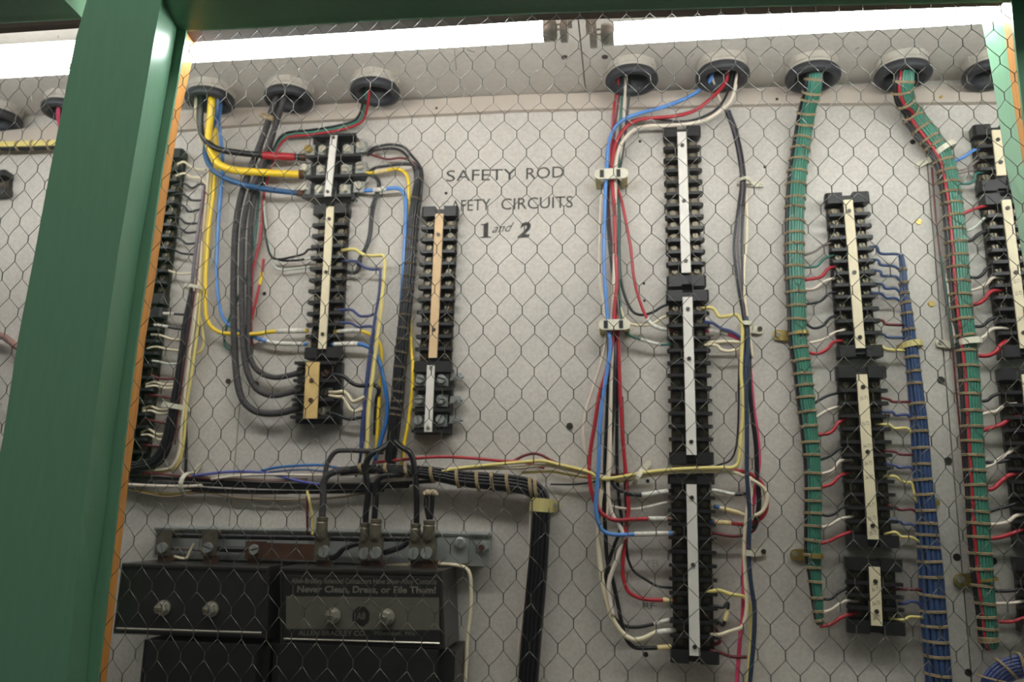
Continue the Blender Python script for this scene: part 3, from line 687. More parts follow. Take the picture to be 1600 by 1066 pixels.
trunk = harness('wire_bundle', 'black laced wire trunk running down left of the tan-strip block', [(656, 262, 10, .024), (654, 290, 15), (651, 315, 17), (647, 345, 17), (644, 380, 17), (641, 420, 18), (637, 460, 19), (633, 500, 19), (629, 540, 19), (625, 580, 19), (622, 620, 19), (618, 655, 19), (614, 690, 18), (610, 725, 16)],
        ['black']*5, [280, 313, 357, 375, 392, 414, 433.5, 454, 474, 494, 514.5, 532, 552, 575, 595, 613.5, 628.5, 640, 649], d=.018, hgt=.008, tiemat=mat('grey_waxed_cord', (112, 100, 84), .7), tier=.0008)
# wires between second block and trunk
wire('paleyellow', 6, [(534, 392, .014), (545, 390), (556, 390), (568, 398), (582, 400), (597, 399), (601, 406), (601, 425), (598, 457), (594, 495), (588, 540), (582, 590), (576, 640), (574, 690), (571, 740)], 'pale yellow wire with a square bend right of the second block, longest vertical drop', d=.030)
wire('navy', 4.5, [(532, 408, .014), (546, 408), (558, 409), (568, 417), (580, 421), (592, 421), (594, 430), (592, 460), (586, 495), (582, 525), (576, 585), (569, 635), (566, 695), (560, 730), (556, 745)], 'uppermost navy wire from the second block, dropping beside the pale yellow wire', d=.024)
wire('navy', 5, [(528, 485, .014), (548, 484), (556, 489), (563, 494), (575, 494), (586, 492), (584, 510), (578, 550), (571, 610), (566, 660), (563, 715)], 'navy wire from the middle of the second block, joining the navy drop', d=.020)
wire('navy', 4.5, [(528, 504, .014), (548, 505), (560, 511), (583, 512), (581, 540), (575, 585), (570, 630), (568, 690)], 'lowest navy wire from the second block, joining the navy drop', d=.017)
wire('yellow', 6, [(522, 519, .014), (545, 517), (561, 517), (577, 522), (590, 532), (596, 550), (594, 600), (591, 650), (588, 700), (584, 735)], 'yellow wire with a white sleeve leaving the second block to the right', d=.014, sl=((.02, .16, S),))
wire('royal', 7, [(518, 539, .014), (540, 538), (560, 538), (570, 540), (580, 546), (592, 563, .022), (600, 597, .022), (605, 630), (603, 662), (595, 688), (588, 712), (582, 735)], 'deep blue wire with a white sleeve, bowing right below the second block', d=.018, sl=((.02, .17, S),))
wire('black', 7, [(514, 585, .018), (527, 586), (538, 589), (549, 598), (562, 603), (584, 602), (592, 610), (588, 628, .010), (586, 680, .010)], 'black wire from the rusty screw of the yellowed power block', d=.022)
wire('cream', 5.5, [(514, 613, .018), (526, 613), (537, 612), (544, 618), (550, 627), (558, 626), (570, 620)], 'upper cream wire curling from the middle pole of the yellowed power block', d=.024)
wire('cream', 5.5, [(514, 618, .018), (526, 620), (536, 621), (542, 630), (547, 640), (555, 643), (570, 638)], 'lower cream wire curling from the middle pole of the yellowed power block', d=.022)
wire('black', 6, [(512, 645, .018), (528, 649), (545, 655), (566, 652)], 'black wire from the bottom pole of the yellowed power block', d=.020)
# horizontal run
H = dict(d=.014)
wire('black', 6, [(195, 747), (260, 748), (330, 752), (430, 757), (520, 758), (610, 756), (680, 752)], 'upper black wire of the horizontal run across the lower left', d=.018)
wire('black', 6, [(195, 753), (290, 756), (380, 760), (470, 763), (560, 762), (640, 760)], 'middle black wire of the horizontal run across the lower left', d=.016)
wire('black', 6, [(285, 762), (360, 767), (440, 769), (520, 769), (600, 766)], 'lower black wire of the horizontal run across the lower left', d=.012)
wire('darkred', 4, [(200, 740), (250, 741), (300, 746), (350, 750)], 'dark red wire at the left end of the horizontal run', d=.022)
wire('white', 5.5, [(195, 757), (230, 759), (265, 760), (297, 760), (330, 757, .010)], 'white wire at the left end of the horizontal run, under the black ones', d=.024)
wire('tan', 3.5, [(195, 764), (225, 771), (262, 777), (300, 771), (330, 771), (370, 778), (430, 781), (480, 780), (540, 776), (600, 765)], 'thin tan wire sagging below the horizontal run', d=.010)
wire('olive', 3.5, [(205, 764), (240, 771), (275, 772), (300, 768)], 'short dull yellow wire sagging at the left end of the horizontal run', d=.009)
wire('darkred', 6, [(300, 766), (340, 768), (400, 770), (450, 770)], 'dark red wire under the black wires of the horizontal run', d=.008)
wire('grey', 5, [(295, 744), (330, 747), (370, 749), (430, 751), (480, 750)], 'pinkish grey wire on top of the horizontal run', d=.022, m=mat('pinkish_grey_insulation', (168, 134, 122), .45))
wire('violet', 4.5, [(300, 744), (340, 739), (375, 737), (412, 739), (440, 745), (470, 753), (500, 757)], 'violet-blue wire arching over the horizontal run', d=.025)
wire('royal', 4.5, [(408, 736), (430, 731), (460, 728), (500, 727), (530, 732)], 'blue wire above the horizontal run, left of the black arches', d=.016)
wire('white', 4.5, [(330, 749), (370, 744), (420, 742), (480, 743), (540, 742), (590, 739), (640, 744)], 'white wire along the top of the horizontal run', d=.026)
wire('slate', 3.5, [(420, 738), (470, 734), (520, 737), (560, 731)], 'slate blue wire just above the white one of the horizontal run', d=.014)
wire('white', 3, [(282, 700), (284, 718), (281, 732), (288, 742)], 'short white wire dropping into the horizontal run beside the left run', d=.012)
wire('black', 5, [(290, 660), (291, 700), (290, 742)], 'black wire dropping into the horizontal run right of the pale yellow ones', d=.008)
# laced cable run from the lugs to the right
run = harness('wire_bundle', 'black laced bundle arching from the cable lugs to the dark strap, crossing the lower left', [(533, 738, 12), (560, 734, 13), (600, 734, 15), (640, 736, 18), (680, 741, 21), (720, 748, 24), (760, 752, 25), (800, 756, 26), (825, 761, 26), (841, 772, 26), (846, 790, 26), (844, 830, 27), (842, 862, 28), (837, 925, 29), (831, 990, 29), (825, 1066, 29), (822, 1110, 29)],
        ['black']*5, [], d=.024, hgt=.007, horiz=False, cat='wire bundle')
for x in (566, 605, 637, 676, 716, 747, 770, 794, 830, 838):
    # loops across the horizontal part
    cxy = {566: (733, 13), 605: (734, 15), 637: (736, 18), 676: (741, 21), 716: (748, 24), 747: (752, 25), 770: (753, 25), 794: (756, 26), 830: (762, 27), 838: (766, 27)}[x]
    mb = MB(); c = P(x, cxy[0], .026); hw = cxy[1]*pxm()/2+.0015
    for o_ in (-.0012, .0012):
        mb.tube([c+XH*(o_-.002*math.cos(a))+ZH*math.cos(a)*hw+NO*math.sin(a)*.0125 for a in [i*math.pi/9 for i in range(18)]], .0013, 5, closed=True)
    mb.build('lacing_tie', CORD, run, True)
wire('white', 4, [(830, 778), (829, 810), (826, 870), (820, 930), (812, 1000), (805, 1080)], 'white wire down the left edge of the black strap below the horizontal run', d=.012)
# heavy cables into lugs
wire('black', 11, [(545, 734, .030), (528, 736), (512, 743), (505, 757), (505, 780), (503, 812)], 'grey-black cable arching from the laced bundle into the leftmost brass lug', d=.040, m=BRAID, name='cable')
wire('black', 8, [(600, 707, .028), (575, 705), (540, 704), (525, 706), (516, 716), (510, 730), (506, 760, .036)], 'grey cable with a flat-topped arch above the leftmost lug', d=.034, m=BRAID, name='cable')
wire('black', 10, [(612, 690, .02), (597, 701, .03), (583, 708), (574, 720), (572, 736), (575, 770), (572, 800), (571, 822)], 'black cable dropping into the middle lugs, left of the pair', d=.038, m=BLK2, name='cable')
wire('black', 10, [(630, 742, .024), (607, 743), (593, 748), (587, 762), (587, 782), (585, 812)], 'black cable dropping into the middle lugs, right of the pair', d=.042, m=BLK2, name='cable')
wire('black', 9.5, [(612, 684, .02), (628, 699, .032), (640, 707), (646, 722), (649, 748), (651, 780), (651, 820)], 'black cable arching over and down into the rightmost lugs', d=.038, m=BLK2, name='cable')
for k, x in enumerate((667, 676)):
    wire('black', 7.5, [(x, 769), (x-1, 790), (671+(k*3-1), 812)], ('left' if k == 0 else 'right')+' of two short black cable ends tied with pale cord above the rightmost lug', d=.042, m=BLK2, name='cable')
mb = MB()
for x in (668, 677): mb.revolve(P(x, 770, .044), NO, [(.004, -.004), (.0048, 0), (.003, .004), (.0005, .005)], 8)
for x in (662, 666, 672, 679, 683): mb.tube([P(x, 768, .046), P(x+random.uniform(-4, 4), 774, .050)], .0009, 5)
tag(mb.build('cord_knot', mat('pale_cord', (186, 168, 138), .8)), 'pale cord knot on the two short black cable ends', 'cord')
wire('paleyellow', 4.5, [(480, 768, .02), (483, 780), (486, 796), (489, 815), (488, 838)], 'short pale yellow wire dropping to the steel rail left of the first lug', d=.030)
wire('darkred', 4, [(480, 775, .02), (480, 800), (481, 838)], 'dark brown wire beside the short pale yellow one at the steel rail', d=.026)
# long wires to the right of the run
wire('red', 5, [(583, 723), (615, 720), (652, 716), (697, 714), (746, 717), (791, 721), (817, 722), (850, 731, .012)], 'bright red wire passing over the black laced bundle', d=.024)
wire('darkred', 4.5, [(800, 722), (817, 713), (833, 709), (847, 712), (862, 720), (890, 731), (925, 740), (958, 742), (985, 741), (1020, 738)], 'dark red wire rising in a small hump right of the lettering column bottom', d=.014)
wire('paleyellow', 5.5, [(1098, 482, .014), (1108, 481), (1115, 483), (1120, 490), (1124, 495), (1137, 494), (1149, 492), (1155, 496), (1160, 510), (1160, 534), (1158, 584), (1162, 634), (1158, 680), (1155, 715), (1152, 726), (1143, 731), (1125, 731), (1089, 732), (1050, 734), (1005, 739), (967, 746), (940, 748), (918, 737), (872, 726), (852, 721), (833, 721), (774, 726), (717, 732), (690, 737)], 'long pale yellow wire from the middle centre block, squarely turning left below it', d=.030)
wire('cream', 5.5, [(700, 733), (741, 732), (808, 731), (850, 727), (872, 731), (900, 737), (926, 742), (967, 748), (1005, 744), (1050, 738), (1095, 737), (1132, 737), (1150, 739), (1165, 746), (1180, 753), (1190, 760), (1197, 769), (1198, 784), (1191, 799), (1178, 806), (1164, 805), (1145, 799), (1110, 790, .014)], 'cream wire crossing the centre column then hooking back in a loop on its right', d=.026, sl=((.925, .965, SLVY), (.975, .99, WC['deepblue'])))
wire('paleyellow', 4.5, [(815, 739), (859, 737), (884, 741), (930, 748), (975, 752), (1005, 745), (1050, 740), (1090, 738)], 'lower pale yellow wire crossing toward the centre column', d=.020)
wire('red', 6, [(1145, 735, .02), (1160, 737), (1173, 741), (1186, 750), (1194, 764), (1198, 780), (1197, 797), (1189, 810), (1177, 816), (1162, 820), (1144, 818), (1108, 815, .014)], 'red wire in a hooked loop right of the bottom centre block', d=.020, sl=((.82, .95, SLVY), (.96, .99, WC['deepblue'])))
wire('black', 3, [(860, 757), (900, 757), (935, 752)], 'thin black wire just right of the laced bundle bend', d=.010)
# centre left group
wire('blue', 6.3, [(1115, 104, .07), (1110, 124, .06), (1098, 137, .045), (1075, 152, .035), (1037, 167), (1000, 177), (975, 187), (960, 201), (951, 225), (948, 262), (946, 300), (944, 367), (944, 417), (947, 467), (951, 517), (954, 540), (950, 571), (942, 621), (937, 671), (935, 734), (931, 784), (932, 802), (936, 820), (943, 830), (955, 835), (975, 836), (1000, 835), (1038, 834), (1056, 833, .014)], 'long light blue wire from the right conduit down to the bottom centre block', d=.034, sl=((.925, .975, S), (.985, 1, SOLDER)))
wire('red', 6.3, [(1138, 104, .07), (1134, 127, .06), (1115, 150, .04), (1087, 172, .030), (1057, 181), (1025, 184), (995, 188), (975, 202), (962, 225), (956, 255), (956, 282), (960, 330), (962, 392), (964, 442), (960, 480), (957, 532), (948, 579), (937, 614), (930, 659), (922, 709), (921, 746), (926, 775), (936, 797), (948, 808), (962, 813), (985, 812), (1018, 811), (1054, 811, .014)], 'long red wire from the right conduit bowing left behind the blue wire', d=.029, sl=((.955, .985, S), (.988, 1, SOLDER)))
wire('black', 4.5, [(1146, 104, .07), (1141, 133, .055), (1125, 165, .035), (1100, 182, .026), (1070, 190), (1040, 188), (1010, 185), (985, 190), (972, 205), (962, 232), (952, 262), (948, 300), (950, 360), (956, 420), (964, 480), (966, 520)], 'black wire between the red and white wires curving from the right conduit', d=.022)
wire('white', 6.3, [(1154, 104, .07), (1151, 125, .06), (1143, 155, .045), (1122, 176, .034), (1095, 190), (1050, 196), (1012, 197), (990, 204), (975, 218), (966, 237), (962, 265), (961, 330), (960, 417), (957, 500), (956, 560), (954, 634), (952, 700), (950, 760), (955, 800), (968, 822), (973, 838), (966, 868), (957, 892), (951, 915), (953, 940), (958, 962)], 'white wire with the widest curve from the right conduit, down the centre group', d=.027)
wire('red', 5, [(967, 108, .07), (965, 130, .06), (960, 162, .035), (957, 205), (955, 250), (962, 285), (970, 310), (975, 332), (985, 385), (990, 430), (997, 462), (1010, 496), (1025, 511), (1052, 517, .014)], 'red wire swinging right from the upper nylon clamp to the middle centre block', d=.020, sl=((.90, .985, S),))
wire('darkred', 4, [(971, 108, .065), (969, 136, .05), (963, 180, .03), (958, 230), (951, 290), (953, 350), (958, 400), (962, 450), (963, 500)], 'dark red wire hidden between the blue and red wires of the centre group', d=.014)
wire('white', 4.5, [(978, 108, .07), (977, 132, .055), (975, 185, .028), (971, 235), (958, 275), (942, 300), (938, 335), (936, 400), (938, 445), (944, 480), (947, 520), (942, 556), (926, 608), (914, 648), (911, 680), (915, 712), (921, 746), (928, 762), (938, 780), (952, 790), (975, 795), (996, 796), (1015, 792), (1052, 783, .014)], 'outermost white wire bowing farthest left of the centre group', d=.018, sl=((.935, .985, S),))
wire('black', 4.5, [(986, 108, .065), (983, 145, .045), (978, 200, .025), (972, 245), (965, 285), (968, 340), (968, 400), (972, 447), (985, 482), (1000, 492), (1020, 488), (1035, 479), (1052, 473, .014)], 'thin black wire dipping right to the top of the middle centre block', d=.016)
wire('teal', 4.5, [(974, 108, .065), (972, 142, .045), (969, 200, .022), (967, 260), (967, 340), (967, 417), (969, 474), (974, 512), (986, 525), (1003, 531), (1027, 538), (1052, 538, .014)], 'dark green wire of the centre group ending in a white sleeve', d=.018, sl=((.90, .96, S),))
wire('cream', 4.5, [(966, 440, .014), (970, 482), (978, 501), (992, 508), (1012, 508), (1026, 503), (1036, 496), (1052, 493, .014)], 'short cream wire leaving the lower nylon clamp to the right', d=.018)
wire('red', 6.3, [(962, 470, .016), (965, 510), (967, 559), (970, 634), (975, 709), (980, 759), (982, 795), (979, 818), (976, 850), (973, 885), (975, 907), (981, 923), (993, 932), (1010, 937), (1033, 938), (1054, 938, .014)], 'red wire down the right side of the centre group with a cream sleeved end', d=.024, sl=((.96, .99, SLVY),))
wire('black', 6.3, [(953, 500, .014), (951, 560), (949, 640), (946, 700), (945, 752), (944, 790), (946, 835), (949, 877), (957, 905), (964, 937), (970, 967), (975, 988), (982, 1004), (993, 1012), (1010, 1013), (1035, 1012), (1056, 1010, .014)], 'black wire reaching the lowest terminal of the bottom centre block', d=.020, sl=((.95, .985, SLVY),))
wire('black', 6.3, [(962, 500, .012), (961, 560), (958, 640), (955, 685), (952, 715), (952, 737), (957, 755), (968, 766), (990, 773), (1009, 773), (1052, 766, .014)], 'black wire turning into the topmost terminal of the bottom centre block', d=.026, sl=((.86, .975, S),))
wire('black', 5.5, [(966, 500, .010), (966, 560), (964, 640), (964, 730), (967, 780), (971, 812), (968, 832), (960, 852), (952, 877), (946, 905), (945, 930), (950, 952), (961, 967), (976, 978), (994, 980), (1014, 977), (1056, 966, .014)], 'black wire crossing behind the white ones, ending third from the bottom', d=.014, sl=((.94, .985, S),))
wire('black', 4.2, [(972, 620, .012), (976, 740), (979, 820), (979, 855), (982, 875), (991, 893), (1011, 907), (1028, 916), (1052, 919, .014)], 'thin black wire slanting right below the blue sleeved wire', d=.016)
wire('cream', 7, [(946, 740, .012), (938, 780), (935, 825), (936, 862), (940, 900), (947, 937), (955, 962), (970, 986), (987, 999), (1005, 998), (1025, 989), (1056, 985, .014)], 'thick cream wire in a wide low curve to the bottom centre block', d=.024, sl=((.90, .98, S),))
wire('cream', 3, [(956, 600), (955, 660), (954, 720), (950, 780), (948, 812)], 'thin cream wire between the blue and black wires of the centre group', d=.028)
# centre right group
wire('white', 4, [(1110, 108, .065), (1116, 132, .05), (1126, 157, .035), (1136, 176, .02), (1150, 215), (1158, 255), (1163, 292)], 'white wire crossing behind the blue and red ones at the right conduit', d=.014)
for k, (c, dx) in enumerate((('black', -3), ('purplegrey', 0), ('black', 3))):
    wire(c, 4.2, [(1136+dx, 172, .03), (1145+dx, 195), (1152+dx, 220), (1158+dx, 252), (1161+dx, 287), (1156+dx*1.6, 342), (1153+dx*2, 387), (1157+dx*1.6, 442), (1163+dx, 487), (1167+dx, 517), (1169+dx, 560)],
         ['left black', 'middle purple-grey', 'right black'][k]+' wire of the vertical trio right of the topmost white-strip block', d=.016+.003*k)
wire('cream', 4.5, [(1163, 285, .014), (1167, 330), (1167, 370), (1163, 420), (1163, 455), (1168, 500), (1172, 530), (1176, 560)], 'cream wire bowing beside the vertical trio', d=.022)
wire('darkblue', 6.5, [(1166, 495), (1169, 534), (1166, 609), (1167, 659), (1167, 734), (1169, 770), (1171, 805), (1170, 857), (1171, 887), (1174, 917), (1178, 943), (1179, 968), (1177, 1009), (1170, 1085)], 'dark blue wire running the full lower height right of the centre column', d=.032)
wire('black', 7, [(1171, 534, .014), (1171, 596), (1175, 646), (1180, 684), (1182, 709), (1183, 745), (1186, 775), (1185, 797), (1177, 827)], 'black wire bulging right beside the pink wire', d=.020)
wire('pink', 6, [(1102, 517, .014), (1120, 518), (1139, 523), (1156, 531, .016), (1167, 548, .012), (1172, 580), (1177, 634), (1184, 684), (1186, 721), (1183, 745), (1177, 785), (1168, 830), (1162, 880), (1161, 955), (1157, 990), (1150, 1085)], 'long pink wire from a white sleeve down to the bottom of the picture', d=.016, sl=((.01, .06, S),))
wire('navy', 5, [(1100, 503, .014), (1114, 505), (1126, 513), (1140, 517), (1152, 524), (1159, 534), (1163, 570), (1163, 640)], 'navy wire above the white-sleeved pink one', d=.022)
wire('cream', 5, [(1100, 536, .014), (1115, 535), (1135, 534), (1157, 535)], 'straight short cream wire right of the middle centre block', d=.022)
wire('cream', 5, [(1100, 540, .014), (1112, 539), (1121, 541), (1127, 547), (1140, 549), (1154, 545)], 'kinked short cream wire right of the middle centre block', d=.024)
wire('cream', 4.5, [(1158, 585), (1160, 634), (1161, 700), (1158, 728), (1152, 738), (1140, 740)], 'cream wire beside the long pale yellow drop right of the centre column', d=.018)
wire('black', 5, [(1106, 766, .014), (1120, 767), (1149, 773), (1168, 771)], 'black wire with a white sleeve, topmost right of the bottom centre block', d=.020, sl=((.05, .68, S),))
wire('darkred', 5, [(1108, 833, .014), (1120, 834), (1135, 837), (1150, 838), (1164, 836), (1178, 828), (1185, 812)], 'dark red wire sagging right of the bottom centre block', d=.018)
wire('cream', 5.5, [(1172, 745, .020), (1174, 770, .022), (1168, 796), (1165, 820), (1163, 850), (1163, 872), (1165, 910), (1167, 938), (1165, 962), (1160, 979), (1150, 984), (1137, 988), (1125, 992), (1110, 992, .014)], 'cream wire along the dark blue one, ending low on the bottom centre block', d=.030)
wire('yellow', 5.8, [(1104, 926, .014), (1114, 924), (1125, 923), (1142, 929), (1160, 932), (1170, 941), (1173, 958), (1173, 1009), (1167, 1085)], 'yellow wire leaving the bottom centre block and dropping out of the picture', d=.024, m=WC['paleyellow'])
wire('darkred', 5, [(1108, 1016, .014), (1125, 1020), (1142, 1026), (1167, 1027)], 'dark red wire at the very bottom right of the bottom centre block', d=.018)
wire('black', 5, [(1104, 948, .014), (1118, 948), (1130, 949), (1137, 942), (1137, 952), (1134, 965), (1130, 977), (1124, 973), (1117, 968)], 'small bent component lead with a yellow band right of the bottom centre block', d=.022, sl=((.55, .75, SLVY),))
wire('darkred', 5, [(1112, 975, .014), (1122, 990), (1124, 1004), (1110, 1008)], 'short dark red jumper at the lower right of the bottom centre block', d=.014)
wire('black', 3, [(1155, 560, .01), (1150, 700, .01), (1120, 728), (1100, 731)], 'thin black wire behind the long pale yellow drop', d=.010)
wire('white', 3, [(1171, 750), (1174, 790), (1172, 830)], 'thin white wire on the dark blue one beside the red loop', d=.028)
# green harness 1
g1 = harness('wire_bundle', 'straight laced green wire harness hanging from its conduit to a brass clamp', [(1273, 104, 25, .068), (1271, 126, 26, .064), (1267, 150, 27, .05), (1260, 175, 27, .035), (1254, 212, 28), (1248, 250, 28), (1244, 285, 29), (1241, 342, 29), (1241, 417, 29), (1244, 480, 28), (1246, 532, 27), (1252, 571, 27), (1259, 634, 26), (1265, 684, 25), (1269, 734, 24), (1270, 784, 24), (1269, 850, 23), (1270, 875, 22), (1273, 907, 18), (1276, 937, 16), (1279, 965, 13), (1281, 976, 9)],
        ['black', 'teal', 'green', 'green', 'green', 'green', 'green'], [125, 144, 155, 176, 193, 217, 235, 252, 270, 289.5, 311, 326, 347, 366, 383, 398, 418, 437, 458, 479.5, 501, 523, 544, 564, 585, 603, 621.5, 644, 666.5, 691.5, 711.5, 740, 764, 783, 802, 822, 845, 867.5, 887, 909, 934, 955, 969], d=.016, hgt=.010)
for c, q in (('grey', [(1256, 399), (1273, 393), (1286, 384), (1302, 378, .014)]), ('teal', [(1256, 418), (1276, 416), (1288, 404), (1304, 398, .014)]), ('red', [(1257, 438), (1282, 433), (1294, 420), (1309, 415, .014)]),
             ('white', [(1257, 452), (1273, 451), (1290, 439), (1311, 433, .014)]), ('black', [(1258, 476), (1281, 471), (1295, 459), (1311, 455, .014)]), ('black', [(1258, 505), (1271, 513), (1286, 509), (1297, 497), (1312, 492, .014)]),
             ('white', [(1260, 537), (1286, 531), (1302, 521), (1320, 515, .014)]), ('red', [(1262, 550), (1276, 553), (1292, 546), (1302, 535), (1317, 532, .014)]),
             ('black', [(1273, 630), (1292, 619), (1318, 612, .014)]), ('white', [(1273, 654), (1294, 641), (1320, 633, .014)]), ('red', [(1275, 680), (1298, 676), (1311, 660), (1328, 653, .014)]),
             ('black', [(1278, 720), (1298, 712), (1312, 701), (1328, 700, .014)]), ('white', [(1278, 742), (1301, 735), (1312, 721), (1332, 719, .014)]), ('red', [(1279, 762), (1299, 757), (1312, 744), (1330, 738, .014)]),
             ('black', [(1280, 802), (1291, 806), (1304, 803), (1316, 793), (1332, 790, .014)]), ('white', [(1279, 825), (1296, 821), (1314, 811), (1334, 807, .014)]), ('red', [(1279, 850), (1296, 846), (1312, 838), (1332, 830, .014)]),
             ('black', [(1282, 936), (1298, 936), (1312, 925), (1334, 915, .014)]), ('white', [(1283, 958), (1299, 953), (1319, 940), (1340, 940, .014)]), ('red', [(1281, 979), (1298, 976), (1317, 964), (1342, 958, .014)])):
    branch(g1, c, q, 5.2 if c == 'red' else 4.4, .020)
# blue harness
b1 = harness('wire_bundle', 'laced blue wire harness widening downward right of the cream-strip blocks', [(1407, 400, 6), (1410, 422, 8), (1412, 459, 11), (1416, 492, 14), (1420, 532, 16), (1424, 560, 17), (1429, 610, 19), (1434, 660, 21), (1437, 700, 22), (1440, 750, 23), (1445, 800, 25), (1449, 850, 28), (1453, 900, 30), (1456, 950, 31), (1460, 1000, 31), (1464, 1050, 31), (1468, 1110, 31)],
        ['bundleblue']*5, [423, 444, 460, 475, 492, 517, 560, 582, 601, 632, 655, 675, 701, 726, 750, 773, 798, 818, 836, 855, 877, 901, 930, 954, 977, 1001, 1024, 1053], d=.018, hgt=.008)
for c, q in (('bundleblue', [(1358, 386, .014), (1370, 386), (1373, 394), (1380, 397), (1398, 397), (1406, 400), (1409, 415)]), ('bundleblue', [(1360, 406, .014), (1372, 407), (1376, 414), (1396, 416), (1405, 421)]),
             ('bundleblue', [(1361, 423, .014), (1375, 424), (1379, 431), (1399, 432), (1406, 438)]), ('bundleblue', [(1363, 443, .014), (1378, 444), (1384, 451), (1399, 451), (1407, 458)]), ('bundleblue', [(1360, 458, .014), (1377, 459), (1385, 466), (1399, 466), (1407, 472)]),
             ('darkred', [(1363, 499, .014), (1379, 501), (1385, 507), (1412, 508)]), ('bundleblue', [(1364, 521, .014), (1381, 523), (1387, 527), (1414, 528)]), ('paleyellow', [(1360, 540, .014), (1377, 541), (1385, 546), (1414, 548)]),
             ('darkred', [(1370, 621, .014), (1389, 624), (1396, 628), (1424, 628)]), ('navy', [(1374, 644, .014), (1394, 644), (1400, 649), (1416, 648), (1424, 655)]), ('paleyellow', [(1368, 663, .014), (1389, 664), (1398, 670), (1416, 669), (1425, 677)]),
             ('darkred', [(1376, 704, .014), (1398, 706), (1406, 710), (1428, 711)]), ('navy', [(1378, 725, .014), (1398, 727), (1405, 731), (1421, 730), (1430, 738)]), ('paleyellow', [(1380, 745, .014), (1399, 745), (1412, 754), (1424, 755), (1429, 771), (1433, 786)]),
             ('darkred', [(1384, 789, .014), (1398, 793), (1407, 797), (1424, 796), (1434, 802)]), ('navy', [(1386, 812, .014), (1405, 815), (1412, 819), (1426, 820), (1436, 830)]), ('paleyellow', [(1380, 835, .014), (1399, 832), (1408, 839), (1424, 840), (1438, 848)]),
             ('darkred', [(1390, 921, .014), (1414, 921), (1444, 922)]), ('navy', [(1392, 944, .014), (1414, 943), (1422, 940), (1434, 942), (1443, 953)]), ('paleyellow', [(1388, 966, .014), (1412, 969), (1422, 964), (1445, 966)])):
    branch(b1, c, q, 4.4, .020)
# green harness 2
g2 = harness('wire_bundle', 'laced green wire harness bending right from its conduit, red wire on its left edge', [(1414, 102, 26, .068), (1412, 124, 28, .064), (1410, 142, 30, .054), (1414, 161, 31, .040), (1422, 178, 32), (1436, 197, 33), (1452, 218, 33), (1466, 237, 31), (1475, 257, 29), (1480, 278, 29), (1484, 300, 29), (1488, 330, 29), (1492, 370, 30), (1496, 422, 30), (1500, 473, 30), (1507, 530, 29), (1512, 575, 28), (1516, 630, 28), (1519, 688, 28), (1522, 738, 28), (1525, 780, 29), (1528, 830, 30), (1532, 880, 29), (1536, 925, 27), (1540, 962, 25), (1543, 993, 25), (1546, 1008, 22), (1548, 1014, 14)],
        ['black', 'red', 'green', 'green', 'green', 'green', 'green'], [127.5, 141, 158, 172, 187, 202, 218, 228, 253, 269, 287, 302.5, 319.5, 339, 360, 380.5, 400.6, 419.5, 441, 462, 482, 500, 525.6, 549, 572.7, 596, 616.7, 642.5, 667, 690, 712, 735.5, 758, 779, 799.5, 818, 839, 865, 889, 915.6, 943, 964, 982.5, 997, 1001], d=.018, hgt=.010)
for c, q, w_ in (('blue', [(1488, 253), (1507, 245), (1521, 235), (1538, 231, .014)], 5), ('grey', [(1491, 268), (1513, 262), (1529, 250), (1543, 248, .014)], 3.5), ('grey', [(1492, 272), (1519, 267), (1540, 264, .012)], 3), ('teal', [(1493, 287), (1513, 287), (1523, 281), (1525, 272), (1544, 267, .014)], 4.5),
                 ('red', [(1498, 337), (1519, 328), (1534, 323), (1554, 320, .014)], 5), ('greywhite', [(1502, 362), (1519, 358), (1532, 347), (1541, 340), (1560, 340, .014)], 4.4), ('black', [(1504, 379), (1519, 375), (1532, 364), (1556, 359, .014)], 5),
                 ('black', [(1508, 432), (1526, 434), (1536, 428), (1543, 419), (1564, 416, .014)], 5), ('white', [(1508, 455), (1526, 452), (1542, 443), (1552, 434), (1570, 434, .014)], 5), ('red', [(1510, 475), (1526, 475), (1539, 467), (1548, 456), (1572, 452, .014)], 6.5),
                 ('black', [(1516, 509), (1534, 510), (1548, 499), (1574, 492, .014)], 5), ('white', [(1518, 533), (1538, 526), (1551, 514), (1576, 513, .014)], 5), ('red', [(1520, 555), (1542, 556), (1557, 549), (1562, 541), (1575, 531, .014)], 6.5),
                 ('black', [(1524, 628), (1542, 626), (1553, 618), (1582, 610, .014)], 5), ('white', [(1524, 651), (1545, 645), (1557, 643), (1570, 634), (1588, 631, .014)], 5), ('red', [(1528, 675), (1551, 668), (1566, 663), (1577, 655), (1592, 652, .014)], 6.5),
                 ('black', [(1531, 722), (1557, 723), (1576, 719), (1595, 714, .014)], 5), ('white', [(1531, 732), (1548, 728), (1560, 719), (1596, 694, .014)], 5), ('red', [(1533, 765), (1551, 764), (1567, 750), (1580, 742), (1602, 740, .014)], 6.5),
                 ('black', [(1536, 803), (1557, 796), (1576, 791), (1602, 780, .014)], 5), ('white', [(1538, 821), (1561, 819), (1576, 815), (1588, 806), (1612, 802, .014)], 5.5), ('red', [(1541, 843), (1561, 840), (1578, 835), (1612, 822, .014)], 6),
                 ('black', [(1547, 923), (1568, 924), (1587, 922), (1620, 912, .014)], 5), ('white', [(1548, 944), (1570, 943), (1587, 942), (1622, 935, .014)], 4.5), ('red', [(1549, 971), (1579, 972), (1600, 966), (1625, 960, .014)], 5)):
    branch(g2, c, q, w_, .020)
wire('darkred', 2.6, [(1456, 262), (1463, 350), (1473, 430), (1482, 500), (1489, 555), (1495, 620), (1501, 680), (1505, 730), (1508, 760)], 'thin dark red wire along the left side of the bent green harness', d=.010)
wire('white', 3, [(1478, 430), (1483, 460), (1489, 505), (1493, 535), (1497, 560, .008)], 'thin white wire along the left side of the bent green harness, above its grey clamp', d=.018)
